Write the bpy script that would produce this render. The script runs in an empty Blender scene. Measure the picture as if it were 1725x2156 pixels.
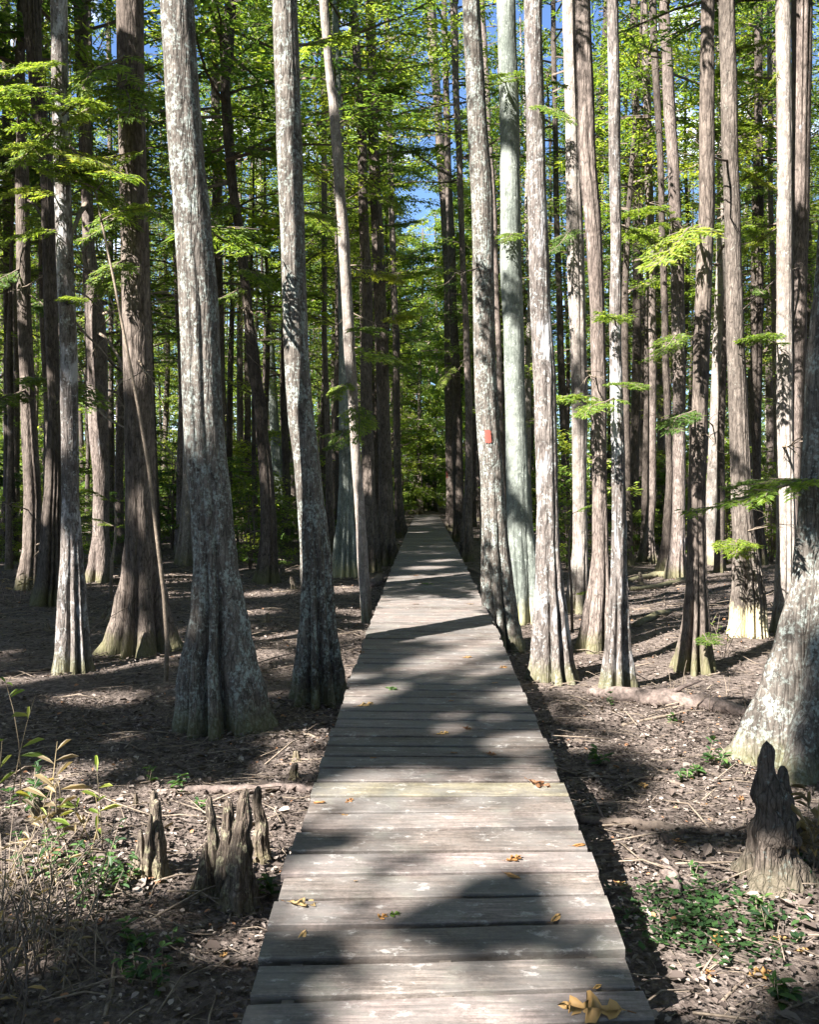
import bpy, math, random
import numpy as np
from mathutils import Vector, noise
R_ = math.radians
sc = bpy.context.scene
# ---------------------------------------------------------------- camera
CAM_H = 2.05; PITCH = R_(1.78); F = 1867.0; CX, CY = 862.5, 1078.0      # F in pixels of a 1725 x 2156 picture
cam_d = bpy.data.cameras.new("camera"); cam = bpy.data.objects.new("camera", cam_d)
sc.collection.objects.link(cam); sc.camera = cam
cam.location = (0, 0, CAM_H); cam.rotation_euler = (math.pi/2 - PITCH, 0, 0)
cam_d.sensor_fit = 'HORIZONTAL'; cam_d.sensor_width = 36; cam_d.lens = 36*F/1725; cam_d.clip_end = 600; cam_d.clip_start = .05
# ---------------------------------------------------------------- light
SUN_EL = 43.0; SX, SY = -.74, -.67                      # where the sun stands, in plan
world = bpy.data.worlds.new("World"); sc.world = world; world.use_nodes = True
nt = world.node_tree; nt.nodes.clear()
wo = nt.nodes.new('ShaderNodeOutputWorld'); bg = nt.nodes.new('ShaderNodeBackground')
sky = nt.nodes.new('ShaderNodeTexSky'); sky.sky_type = 'NISHITA'; sky.sun_disc = False
sky.sun_elevation = R_(SUN_EL); sky.sun_rotation = math.atan2(SX, SY); sky.air_density = 1.0; sky.dust_density = .4; sky.ozone_density = 2.5
tc = nt.nodes.new('ShaderNodeTexCoord'); mp = nt.nodes.new('ShaderNodeMapping'); mp.inputs['Scale'].default_value = (1, 1, 2.2)
cn = nt.nodes.new('ShaderNodeTexNoise'); cn.inputs['Scale'].default_value = 6; cn.inputs['Detail'].default_value = 6; cn.inputs['Roughness'].default_value = .6
cr = nt.nodes.new('ShaderNodeValToRGB'); cr.color_ramp.elements[0].position = .54; cr.color_ramp.elements[1].position = .66
mxc = nt.nodes.new('ShaderNodeMixRGB'); mxc.inputs[2].default_value = (16, 15, 15, 1)
nt.links.new(tc.outputs['Generated'], mp.inputs[0]); nt.links.new(mp.outputs[0], cn.inputs['Vector']); nt.links.new(cn.outputs['Fac'], cr.inputs[0])
nt.links.new(cr.outputs[0], mxc.inputs[0]); nt.links.new(sky.outputs[0], mxc.inputs[1]); tin = nt.nodes.new('ShaderNodeMixRGB'); tin.blend_type = 'MULTIPLY'; tin.inputs[0].default_value = 1; tin.inputs[2].default_value = (.70, .80, .98, 1)
nt.links.new(mxc.outputs[0], tin.inputs[1]); nt.links.new(tin.outputs[0], bg.inputs[0])
bg.inputs[1].default_value = .05; nt.links.new(bg.outputs[0], wo.inputs[0])
sd = bpy.data.lights.new("sun", 'SUN'); sd.energy = 5.0; sd.angle = R_(.55); sd.color = (1, .945, .88)
so = bpy.data.objects.new("sun", sd); sc.collection.objects.link(so)
so.rotation_euler = Vector((SX*math.cos(R_(SUN_EL)), SY*math.cos(R_(SUN_EL)), math.sin(R_(SUN_EL)))).to_track_quat('Z', 'Y').to_euler()
sc.view_settings.view_transform = 'Standard'; sc.view_settings.look = 'None'; sc.view_settings.gamma = 1; sc.view_settings.exposure = 2.55
sc.cycles.max_bounces = 7; sc.cycles.diffuse_bounces = 3; sc.cycles.glossy_bounces = 2; sc.cycles.transmission_bounces = 4; sc.cycles.transparent_max_bounces = 4
sc.cycles.use_denoising = True; sc.cycles.sample_clamp_indirect = 6
try:
    sc.cycles.denoiser = 'OPENIMAGEDENOISE'; sc.cycles.denoising_input_passes = 'RGB_ALBEDO_NORMAL'
except Exception: pass
# ---------------------------------------------------------------- helpers
def ray(px, py):
    u = (px-CX)/F; v = (CY-py)/F
    return Vector((u, math.cos(PITCH)+v*math.sin(PITCH), -math.sin(PITCH)+v*math.cos(PITCH)))
def at(px, py, Y):                        # point seen at px,py lying at depth Y
    d = ray(px, py); t = Y/d.y
    return Vector((d.x*t, Y, CAM_H+d.z*t))
def gh(x, y):                             # height of the forest floor
    n = noise.noise(Vector((x*.35, y*.35, 1.3)))*.10 + noise.noise(Vector((x*1.3, y*1.3, 7.7)))*.06
    c = deck_c(y); e = abs(x-c)
    n -= .05*math.exp(-(e/1.0)**2)
    far = max(0, y-45)
    return n + far*.012
def deck_c(y): return .075 + .0178*y
def on_ground(px, py, z=None):            # where the ray meets the floor
    d = ray(px, py); zz = 0.0
    for _ in range(6):
        t = (zz-CAM_H)/d.z; zz = gh(d.x*t, d.y*t) if z is None else z
    return Vector((d.x*t, d.y*t, zz))
DK = [(-4, .42), (0, .36), (2.0, .30), (2.94, .27), (3.9, .36), (4.93, .43), (7, .465), (10, .50), (15.4, .53), (24, .50), (34, .43), (48, .30), (60, .12)]
def deck_z(y):
    for (a, za), (b, zb) in zip(DK, DK[1:]):
        if y <= b:
            t = max(0, min(1, (y-a)/(b-a))); return za+(zb-za)*t
    return DK[-1][1]
def on_deck(px, py):
    d = ray(px, py); zz = .4
    for _ in range(12):
        t = (zz-CAM_H)/d.z; zz = deck_z(d.y*t)
    return Vector((d.x*t, d.y*t, zz))
col = sc.collection
def empty(name, loc=(0, 0, 0), rz=0):
    o = bpy.data.objects.new(name, None); col.objects.link(o); o.location = loc; o.rotation_euler = (0, 0, rz); o.empty_display_size = .1; return o
def tag(o, label=None, cat=None, group=None, kind=None):
    if label: o["label"] = label
    if cat: o["category"] = cat
    if group: o["group"] = group
    if kind: o["kind"] = kind
    return o
def link(name, me, parent=None, loc=None):
    o = bpy.data.objects.new(name, me); col.objects.link(o)
    if parent: o.parent = parent
    if loc is not None: o.location = loc
    return o
class MB:                                  # mesh builder: verts, faces, material index, per-face value
    def __init__(s): s.v = []; s.f = []; s.m = []; s.r = []; s.n = 0
    def add(s, V, Fc, mi=0, rnd=None):
        V = np.asarray(V, dtype=np.float32).reshape(-1, 3)
        s.v.append(V)
        for k, f in enumerate(Fc):
            s.f.append(tuple(i+s.n for i in f)); s.m.append(mi)
            s.r.append(random.random() if rnd is None else (rnd[k] if hasattr(rnd, '__len__') else rnd))
        s.n += len(V)
    def mesh(s, name, mats, smooth=True):
        me = bpy.data.meshes.new(name)
        me.from_pydata(np.concatenate(s.v).tolist(), [], s.f)
        for m in mats: me.materials.append(m)
        me.polygons.foreach_set('material_index', s.m)
        me.polygons.foreach_set('use_smooth', [smooth]*len(s.f))
        a = me.attributes.new('rnd', 'FLOAT', 'FACE'); a.data.foreach_set('value', s.r)
        me.update(); return me
    def tube(s, pts, rads, seg=6, mi=0, rnd=None, cap=True):
        pts = [Vector(p) for p in pts]; V = []; Fc = []
        u = None
        for i, p in enumerate(pts):
            d = (pts[min(i+1, len(pts)-1)]-pts[max(i-1, 0)]).normalized()
            if u is None:
                u = d.orthogonal().normalized()
            else:
                u = (u-d*u.dot(d))
                u = u.normalized() if u.length > 1e-6 else d.orthogonal().normalized()
            w = d.cross(u)
            for k in range(seg):
                a = 2*math.pi*k/seg
                V.append(p+(u*math.cos(a)+w*math.sin(a))*rads[i])
        for i in range(len(pts)-1):
            for k in range(seg):
                Fc.append((i*seg+k, i*seg+(k+1) % seg, (i+1)*seg+(k+1) % seg, (i+1)*seg+k))
        if cap: Fc.append(tuple(range(seg))[::-1]); Fc.append(tuple((len(pts)-1)*seg+k for k in range(seg)))
        s.add([tuple(v) for v in V], Fc, mi, random.random() if rnd is None else rnd)
def quads_mesh(name, V, nper, rnd, mats, idx=None, faces_per=None, smooth=False, extra=None):
    """V (N, nper, 3): N pieces, faces_per = list of index tuples inside a piece (quads)"""
    N = V.shape[0]; fp = np.array(faces_per if faces_per is not None else [list(range(nper))], dtype=np.int32)
    nf = fp.shape[0]
    faces = (np.arange(N, dtype=np.int32)*nper)[:, None, None]+fp[None]
    faces = faces.reshape(-1, fp.shape[1]); rn = np.repeat(rnd, nf); mi = np.zeros(len(faces), dtype=np.int32)
    Va = V.reshape(-1, 3).astype(np.float32)
    if extra is not None:                  # an MB with wood, quads only
        off = len(Va); Va = np.concatenate([Va]+extra.v)
        ef = np.array([f for f in extra.f if len(f) == 4], dtype=np.int32)
        if len(ef):
            er = np.array([r for f, r in zip(extra.f, extra.r) if len(f) == 4], dtype=np.float32)
            faces = np.concatenate([faces, ef+off]); rn = np.concatenate([rn, er]); mi = np.concatenate([mi, np.ones(len(ef), dtype=np.int32)])
    me = bpy.data.meshes.new(name); nv = len(Va); nfc = len(faces); k = faces.shape[1]
    me.vertices.add(nv); me.vertices.foreach_set('co', Va.ravel())
    me.loops.add(nfc*k); me.loops.foreach_set('vertex_index', faces.ravel().astype(np.int32))
    me.polygons.add(nfc); me.polygons.foreach_set('loop_start', np.arange(nfc, dtype=np.int32)*k)
    try: me.polygons.foreach_set('loop_total', np.full(nfc, k, dtype=np.int32))
    except Exception: pass
    me.update(calc_edges=True)
    for m in mats: me.materials.append(m)
    me.polygons.foreach_set('material_index', mi)
    me.polygons.foreach_set('use_smooth', np.full(nfc, smooth))
    a = me.attributes.new('rnd', 'FLOAT', 'FACE'); a.data.foreach_set('value', rn.astype(np.float32))
    return me
# ---------------------------------------------------------------- materials
def newmat(name):
    m = bpy.data.materials.new(name); m.use_nodes = True; n = m.node_tree; n.nodes.clear()
    out = n.nodes.new('ShaderNodeOutputMaterial'); b = n.nodes.new('ShaderNodeBsdfPrincipled'); n.links.new(b.outputs[0], out.inputs[0])
    return m, n, b, out
def N(n, t, **kw):
    x = n.nodes.new(t)
    for k, v in kw.items():
        if k in x.inputs: x.inputs[k].default_value = v
        else: setattr(x, k, v)
    return x
def ramp(n, src, stops, interp='LINEAR'):
    r = n.nodes.new('ShaderNodeValToRGB'); r.color_ramp.interpolation = interp
    e = r.color_ramp.elements
    while len(e) < len(stops): e.new(.5)
    for i, (p, c) in enumerate(stops):
        e[i].position = p; e[i].color = (c, c, c, 1) if not hasattr(c, '__len__') else (*c, 1)
    n.links.new(src, r.inputs[0]); return r.outputs[0]
def mix(n, fac, a, b, mode='MIX'):
    x = n.nodes.new('ShaderNodeMixRGB'); x.blend_type = mode
    for i, s in ((0, fac), (1, a), (2, b)):
        if hasattr(s, 'links'): n.links.new(s, x.inputs[i])
        elif hasattr(s, '__len__'): x.inputs[i].default_value = (*s, 1)
        else: x.inputs[i].default_value = s
    return x.outputs[0]
def tex(n, vec, scale, detail=5, rough=.55, kind='ShaderNodeTexNoise', stretch=None, off=None):
    if stretch or off is not None:
        mpn = n.nodes.new('ShaderNodeMapping'); mpn.inputs['Scale'].default_value = stretch or (1, 1, 1)
        n.links.new(vec, mpn.inputs[0])
        if off is not None: n.links.new(off, mpn.inputs['Location'])
        vec = mpn.outputs[0]
    t = n.nodes.new(kind); t.inputs['Scale'].default_value = scale
    if 'Detail' in t.inputs: t.inputs['Detail'].default_value = detail
    if kind == 'ShaderNodeTexNoise': t.inputs['Roughness'].default_value = rough
    n.links.new(vec, t.inputs['Vector']); return t
def bark(name, dark, light, lichen=(.42, .48, .44), lich_amt=.45, white=0.0, moss=(.115, .115, .05), moss_h=1.0, bump=.5, scale=1.0, fibre=1.0, moss_f=.6):
    m, n, b, out = newmat(name); L = n.links
    g = n.nodes.new('ShaderNodeTexCoord'); oi = n.nodes.new('ShaderNodeObjectInfo')
    mul = n.nodes.new('ShaderNodeMath'); mul.operation = 'MULTIPLY'; mul.inputs[1].default_value = 57.0; L.new(oi.outputs['Random'], mul.inputs[0])
    off = n.nodes.new('ShaderNodeCombineXYZ'); L.new(mul.outputs[0], off.inputs[0]); L.new(mul.outputs[0], off.inputs[2])
    v = g.outputs['Object']
    big = tex(n, v, 2.2*scale, 5, .65, stretch=(1, 1, .45), off=off.outputs[0])
    fib = tex(n, v, 46*scale, 7, .7, stretch=(1, 1, .13), off=off.outputs[0]); fib.inputs['Distortion'].default_value = .6
    fine = tex(n, v, 70*scale, 5, .75, stretch=(1, 1, .6), off=off.outputs[0])
    crk = tex(n, v, 24*scale, kind='ShaderNodeTexVoronoi', stretch=(1, 1, .16), off=off.outputs[0]); crk.feature = 'DISTANCE_TO_EDGE'
    mot = tex(n, v, 13*scale, 7, .75, stretch=(1, 1, .7), off=off.outputs[0])
    c = mix(n, ramp(n, big.outputs['Fac'], [(.32, 0), (.7, 1)]), dark, light)
    c = mix(n, ramp(n, fib.outputs['Fac'], [(.35, .7*fibre), (.6, 0)]), c, tuple(x*.4 for x in dark))
    c = mix(n, ramp(n, crk.outputs['Distance'], [(.0, .75*fibre), (.05, 0)]), c, tuple(x*.3 for x in dark))
    c = mix(n, .75, c, ramp(n, mot.outputs['Fac'], [(.36, .42), (.62, 1.12)]), 'MULTIPLY')
    c = mix(n, .6, c, ramp(n, fine.outputs['Fac'], [(.3, .45), (.7, 1.1)]), 'MULTIPLY')
    # lichen: crusty patches
    l1 = tex(n, v, 11*scale, 10, .8, stretch=(1, 1, .55), off=off.outputs[0]); l2 = tex(n, v, 38, 3, .6, off=off.outputs[0])
    lf = mix(n, .35, l1.outputs['Fac'], l2.outputs['Fac'])
    c = mix(n, ramp(n, lf, [(.62-.18*lich_amt, 0), (.70-.18*lich_amt, .8*min(1, lich_amt*1.9))]), c, lichen)
    if white > 0:
        w1 = tex(n, v, 4.2*scale, 7, .68, stretch=(1, 1, .38), off=off.outputs[0])
        w1.inputs['Distortion'].default_value = .5
        c = mix(n, ramp(n, w1.outputs['Fac'], [(.66-.2*white, 0), (.74-.2*white, .7)]), c, (.44, .44, .45))
        k1 = tex(n, v, 9, 7, .7, stretch=(1, 1, .5), off=off.outputs[0])
        c = mix(n, ramp(n, k1.outputs['Fac'], [(.58, 0), (.64, .8)]), c, tuple(x*.4 for x in dark))
    # moss towards the foot, grown, with a ragged edge
    sx = n.nodes.new('ShaderNodeSeparateXYZ'); L.new(v, sx.inputs[0])
    mh = n.nodes.new('ShaderNodeMath'); mh.operation = 'MULTIPLY_ADD'; mh.inputs[1].default_value = -1/moss_h; mh.inputs[2].default_value = .62
    L.new(sx.outputs[2], mh.inputs[0])
    ms = n.nodes.new('ShaderNodeMath'); ms.operation = 'ADD'; L.new(mh.outputs[0], ms.inputs[0]); L.new(l1.outputs['Fac'], ms.inputs[1])
    c = mix(n, ramp(n, ms.outputs[0], [(.72, 0), (1.15 if moss_f < .8 else .95, moss_f)]), c, moss)
    L.new(c, b.inputs['Base Color']); b.inputs['Roughness'].default_value = .9; b.inputs['Specular IOR Level'].default_value = .15
    h = mix(n, .5, fib.outputs['Fac'], fine.outputs['Fac']); h = mix(n, .35, h, mot.outputs['Fac']); h = mix(n, .5, h, ramp(n, crk.outputs['Distance'], [(0, 0), (.12, 1)]))
    bp = n.nodes.new('ShaderNodeBump'); bp.inputs['Strength'].default_value = bump; bp.inputs['Distance'].default_value = .03
    L.new(h, bp.inputs['Height']); L.new(bp.outputs[0], b.inputs['Normal'])
    return m
def leafmat(name, cols, trans=.5, rough=.5, tcol=1.5, spec=.3):
    m, n, b, out = newmat(name); L = n.links
    at_ = n.nodes.new('ShaderNodeAttribute'); at_.attribute_name = 'rnd'; oi = n.nodes.new('ShaderNodeObjectInfo')
    k = len(cols)
    c = ramp(n, at_.outputs['Fac'], [(i/(k-1), cc) for i, cc in enumerate(cols)])
    v = ramp(n, oi.outputs['Random'], [(0, (.8, .85, .9)), (.5, (1, 1, 1)), (1, (1.0, .92, .7))])
    c = mix(n, .8, c, v, 'MULTIPLY')
    L.new(c, b.inputs['Base Color']); b.inputs['Roughness'].default_value = rough; b.inputs['Specular IOR Level'].default_value = spec
    t = n.nodes.new('ShaderNodeBsdfTranslucent')
    tc_ = mix(n, 1.0, c, (tcol*1.1, tcol, tcol*.5), 'MULTIPLY'); L.new(tc_, t.inputs[0])
    ms = n.nodes.new('ShaderNodeMixShader'); ms.inputs[0].default_value = trans
    L.new(b.outputs[0], ms.inputs[1]); L.new(t.outputs[0], ms.inputs[2]); L.new(ms.outputs[0], out.inputs[0])
    return m
def plain(name, cols, sc_=18, rough=.85, bump=.3, stretch=None, attr=False):
    m, n, b, out = newmat(name); L = n.links; g = n.nodes.new('ShaderNodeTexCoord')
    t = tex(n, g.outputs['Object'], sc_, 6, .65, stretch=stretch)
    if attr:
        a = n.nodes.new('ShaderNodeAttribute'); a.attribute_name = 'rnd'
        c = ramp(n, a.outputs['Fac'], [(i/(len(cols)-1), cc) for i, cc in enumerate(cols)])
        c = mix(n, .5, c, ramp(n, t.outputs['Fac'], [(.3, .5), (.7, 1.0)]), 'MULTIPLY')
    else:
        c = ramp(n, t.outputs['Fac'], [(.3+.4*i/(len(cols)-1), cc) for i, cc in enumerate(cols)])
    L.new(c, b.inputs['Base Color']); b.inputs['Roughness'].default_value = rough; b.inputs['Specular IOR Level'].default_value = .2
    bp = n.nodes.new('ShaderNodeBump'); bp.inputs['Strength'].default_value = bump; bp.inputs['Distance'].default_value = .02
    L.new(t.outputs['Fac'], bp.inputs['Height']); L.new(bp.outputs[0], b.inputs['Normal'])
    return m
BK = {
 'brown': bark('bark_brown', (.125, .10, .085), (.295, .245, .208), lichen=(.34, .36, .30), lich_amt=.12, moss_h=.8),
 'lich':  bark('bark_lichen', (.115, .10, .086), (.28, .25, .22), lichen=(.30, .34, .315), lich_amt=.66, moss_h=.7),
 'pale':  bark('bark_pale', (.24, .205, .18), (.45, .40, .36), lichen=(.48, .51, .46), lich_amt=.4, moss_h=.9, bump=.35, fibre=.6),
 'white': bark('bark_mottled', (.14, .12, .108), (.33, .29, .265), lichen=(.42, .45, .44), lich_amt=.5, white=.6, moss_h=.7),
 'green': bark('bark_smooth_green', (.15, .172, .152), (.35, .38, .34), lichen=(.46, .50, .45), lich_amt=.45, moss=(.42, .38, .2), moss_h=1.0, bump=.25, fibre=.4),
 'dark':  bark('bark_dark', (.085, .068, .058), (.20, .165, .14), lichen=(.26, .29, .25), lich_amt=.08, moss_h=.9),
 'pink':  bark('bark_pinkish', (.165, .132, .115), (.36, .30, .265), lichen=(.42, .44, .42), lich_amt=.12, white=.2, moss_h=.7),
 'bell':  bark('bark_bell_foot', (.12, .10, .085), (.26, .22, .19), lichen=(.40, .42, .36), lich_amt=.3, moss=(.50, .44, .28), moss_h=1.15, moss_f=.95),
}
M_twig = plain('dead_twig', [(.11, .085, .065), (.27, .22, .17)], 30, attr=False)
M_twigd = plain('dark_branch', [(.07, .055, .045), (.17, .135, .11)], 30)
M_leafA = leafmat('cypress_foliage', [(.05, .10, .022), (.11, .18, .035), (.19, .275, .045), (.32, .38, .09)], .5, tcol=1.9)
M_leafB = leafmat('dark_foliage', [(.03, .07, .022), (.075, .14, .032), (.135, .21, .042), (.24, .30, .07)], .48, tcol=1.8)
M_leafC = leafmat('autumn_foliage', [(.07, .13, .025), (.14, .22, .04), (.22, .29, .055), (.36, .36, .09)], .5, tcol=1.8)
M_herb = leafmat('herb_leaf', [(.02, .05, .02), (.045, .10, .03), (.09, .17, .045)], .4, tcol=1.6)
M_dry = leafmat('dry_blade', [(.13, .105, .07), (.26, .21, .14), (.42, .33, .19)], .35, tcol=1.1)
M_litter = leafmat('dead_leaves', [(.028, .021, .018), (.055, .042, .036), (.105, .082, .070), (.19, .155, .135), (.38, .33, .29), (.32, .15, .07)], .12, rough=.75, tcol=1.0, spec=.2)
M_oak = leafmat('oak_leaf', [(.13, .06, .03), (.28, .14, .055), (.42, .24, .085), (.48, .33, .15)], .2, rough=.6, tcol=1.1)
M_red = plain('orange_paint', [(.13, .05, .04), (.30, .07, .05)], 40, rough=.7, bump=.1)
M_log = plain('dead_wood', [(.06, .05, .045), (.16, .125, .11), (.26, .21, .185)], 22, stretch=(1, 1, 1), bump=.6)
# ---------------------------------------------------------------- ground
def ground_mat():
    m, n, b, out = newmat('forest_floor'); L = n.links; g = n.nodes.new('ShaderNodeTexCoord'); v = g.outputs['Object']
    a = tex(n, v, 1.1, 6, .6); bt = tex(n, v, 14, 8, .75); vo = tex(n, v, 26, kind='ShaderNodeTexVoronoi'); vo.inputs['Randomness'].default_value = 1
    st = tex(n, v, 30, 6, .7, stretch=(.5, 1.6, 1))
    c = mix(n, ramp(n, a.outputs['Fac'], [(.35, 0), (.65, 1)]), (.027, .021, .018), (.088, .070, .060))
    c = mix(n, ramp(n, bt.outputs['Fac'], [(.42, 0), (.62, .8)]), c, (.18, .148, .13))
    c = mix(n, .7, c, ramp(n, vo.outputs['Color'], [(0, .45), (1, 1.25)]), 'MULTIPLY')
    c = mix(n, ramp(n, st.outputs['Fac'], [(.6, 0), (.72, .7)]), c, (.03, .022, .019))
    L.new(c, b.inputs['Base Color']); b.inputs['Roughness'].default_value = .92; b.inputs['Specular IOR Level'].default_value = .15
    h = mix(n, .5, bt.outputs['Fac'], vo.outputs['Distance'])
    bp = n.nodes.new('ShaderNodeBump'); bp.inputs['Strength'].default_value = .8; bp.inputs['Distance'].default_value = .05
    L.new(h, bp.inputs['Height']); L.new(bp.outputs[0], b.inputs['Normal']); return m
def axis(lo, hi, fine, c0, c1):
    xs = [lo]
    while xs[-1] < hi:
        x = xs[-1]; d = 0 if c0 <= x <= c1 else min(abs(x-c0), abs(x-c1)); xs.append(x+fine+d*.12)
    return xs
gx = axis(-260, 260, .12, -7, 7); gy = axis(-200, 330, .12, 1, 16)
V = [(x, y, gh(x, y)) for y in gy for x in gx]; nx = len(gx)
mb = MB(); mb.add(V, [(j*nx+i, j*nx+i+1, (j+1)*nx+i+1, (j+1)*nx+i) for j in range(len(gy)-1) for i in range(nx-1)], 0, .5)
tag(link('ground', mb.mesh('ground', [ground_mat()])), kind='structure')
# ---------------------------------------------------------------- boardwalk
def deck_mat():
    m, n, b, out = newmat('weathered_planks'); L = n.links; g = n.nodes.new('ShaderNodeTexCoord'); v = g.outputs['Object']
    a = n.nodes.new('ShaderNodeAttribute'); a.attribute_name = 'rnd'
    grain = tex(n, v, 26, 8, .7, stretch=(.10, 1.6, 1)); blot = tex(n, v, 3.4, 6, .65, stretch=(.7, 1.3, 1)); sp = tex(n, v, 17, 7, .75, stretch=(.6, 1, 1)); al = tex(n, v, 5.3, 5, .6)
    c = ramp(n, a.outputs['Fac'], [(0, (.125, .112, .10)), (.35, (.18, .158, .146)), (.6, (.24, .21, .198)), (.8, (.205, .188, .17)), (.93, (.275, .238, .232)), (.97, (.25, .235, .17)), (1, (.26, .245, .17))])
    c = mix(n, .75, c, ramp(n, grain.outputs['Fac'], [(.34, .3), (.6, 1.2)]), 'MULTIPLY')
    fg = tex(n, v, 120, 5, .7, stretch=(.07, 1, 1)); c = mix(n, .8, c, ramp(n, fg.outputs['Fac'], [(.3, .45), (.7, 1.2)]), 'MULTIPLY')
    c = mix(n, 1.0, c, (.84, .79, .755), 'MULTIPLY'); pt = tex(n, v, 45, 6, .8); c = mix(n, .7, c, ramp(n, pt.outputs['Fac'], [(.33, .5), (.6, 1.15)]), 'MULTIPLY')
    c = mix(n, ramp(n, blot.outputs['Fac'], [(.40, .0), (.62, .75)]), c, (.115, .11, .105))
    c = mix(n, ramp(n, al.outputs['Fac'], [(.55, 0), (.75, .45)]), c, (.185, .19, .16))
    c = mix(n, ramp(n, sp.outputs['Fac'], [(.57, 0), (.66, .5)]), c, (.40, .39, .37))
    dk_ = tex(n, v, 9, 8, .8, stretch=(.5, 1.2, 1)); c = mix(n, ramp(n, dk_.outputs['Fac'], [(.54, 0), (.66, .75)]), c, (.075, .065, .058))
    L.new(c, b.inputs['Base Color']); b.inputs['Roughness'].default_value = .72; b.inputs['Specular IOR Level'].default_value = .3
    h = mix(n, .5, grain.outputs['Fac'], sp.outputs['Fac'])
    bp = n.nodes.new('ShaderNodeBump'); bp.inputs['Strength'].default_value = .5; bp.inputs['Distance'].default_value = .012
    L.new(h, bp.inputs['Height']); L.new(bp.outputs[0], b.inputs['Normal']); return m
M_deck = deck_mat()
W = 1.37; PW = .198
random.seed(5)
bw = empty('boardwalk', (0, 0, 0)); tag(bw, 'weathered grey plank boardwalk running straight away between the trees', 'boardwalk')
mb = MB(); y = -2.0; k = 0
def yaw_at(y):
    if y < 3: return R_(3.0)
    if y < 6.5: return R_(3.0-6.0*(y-3)/3.5)
    return R_(max(-3.0, -3.0+.12*(y-6.5)) if y < 20 else -1.4)
plank_nails = []
while y < 54:
    w = PW*random.uniform(.93, 1.07); gap = random.uniform(.024, .038) if y < 9 else random.uniform(.016, .028)
    a = yaw_at(y)+R_(random.gauss(0, .25)); c = deck_c(y)+random.gauss(0, .005); hw = W/2+random.gauss(0, .006)
    zc = deck_z(y)+random.gauss(0, .0022); roll = random.gauss(0, .003); slope = (deck_z(y+.3)-deck_z(y-.3))/.6
    nseg = 14 if y < 9 else 4
    t = .038; b_ = .004; ww = w-gap
    prof = [(-ww/2, -t), (-ww/2, -b_), (-ww/2+b_, 0), (0, random.uniform(-.001, .002)), (ww/2-b_, 0), (ww/2, -b_), (ww/2, -t)]
    V = []; Fc = []; ph = random.uniform(0, 9); wv = random.uniform(.001, .0028)
    for i in range(nseg+1):
        s = -hw+2*hw*i/nseg
        e = wv*math.sin(s*3+ph) + (random.gauss(0, .0012) if y < 9 else 0)
        for (py_, pz_) in prof:
            yy = py_+(e if abs(py_) > .02 else 0)
            X = c+s+yy*.018; Y = y+s*math.tan(a)+yy
            V.append((X, Y, zc+pz_+s*roll+yy*slope+s*math.sin(a)*slope))
    P = len(prof)
    for i in range(nseg):
        for j in range(P): Fc.append((i*P+j, i*P+(j+1) % P, (i+1)*P+(j+1) % P, (i+1)*P+j))
    Fc.append(tuple(range(P))[::-1]); Fc.append(tuple(nseg*P+j for j in range(P)))
    rv = random.random()*.93 if abs(y-4.78) > .11 else .98
    mb.add(V, Fc, 0, rv); plank_nails.append((c, y, zc, a, hw, slope))
    y += w; k += 1
dk = mb.mesh('deck', [M_deck]);
link('deck', dk, bw)
for me_poly in dk.polygons: me_poly.use_smooth = False
M_beam = plain('beam_wood', [(.07, .06, .05), (.17, .145, .125)], 12, stretch=(1, .15, 1), bump=.5)
for s in (-.55, 0, .55):
    mb = MB(); ys = [-2]+[q*1.2-1 for q in range(0, 46)]
    V = []; Fc = []
    for yy in ys:
        x = deck_c(yy)+s; z = deck_z(yy)-.042
        V += [(x-.022, yy, z), (x+.022, yy, z), (x+.022, yy, z-.16), (x-.022, yy, z-.16)]
    for i in range(len(ys)-1):
        for j in range(4): Fc.append((i*4+j, i*4+(j+1) % 4, i*4+4+(j+1) % 4, i*4+4+j))
    mb.add(V, Fc, 0, .5); link('beam', mb.mesh('beam', [M_beam], False), bw)
post = MB(); post.tube([(0, 0, -.3), (0, 0, .9)], [.055, .055], 10); pm = post.mesh('post', [M_beam])
for q in range(18):
    yy = 1.6+q*2.9
    for s in (-.49, .49):
        o = link('post', pm, bw); o.location = (deck_c(yy)+s, yy, deck_z(yy)-.95)
V = []; ys = [53.5+q*1.5 for q in range(16)]
for yy in ys:
    for q in range(5): x = deck_c(yy)+(q-2)*.36+.1*math.sin(yy); V.append((x, yy, gh(x, yy)+(.03 if 0 < q < 4 else -.03)))
mb = MB(); mb.add(V, [(j*5+i, j*5+i+1, j*5+i+6, j*5+i+5) for j in range(15) for i in range(4)], 0, .5)
tag(link('path', mb.mesh('path', [plain('trodden_earth', [(.06, .045, .038), (.13, .10, .085)], 6)])), kind='structure')
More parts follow.
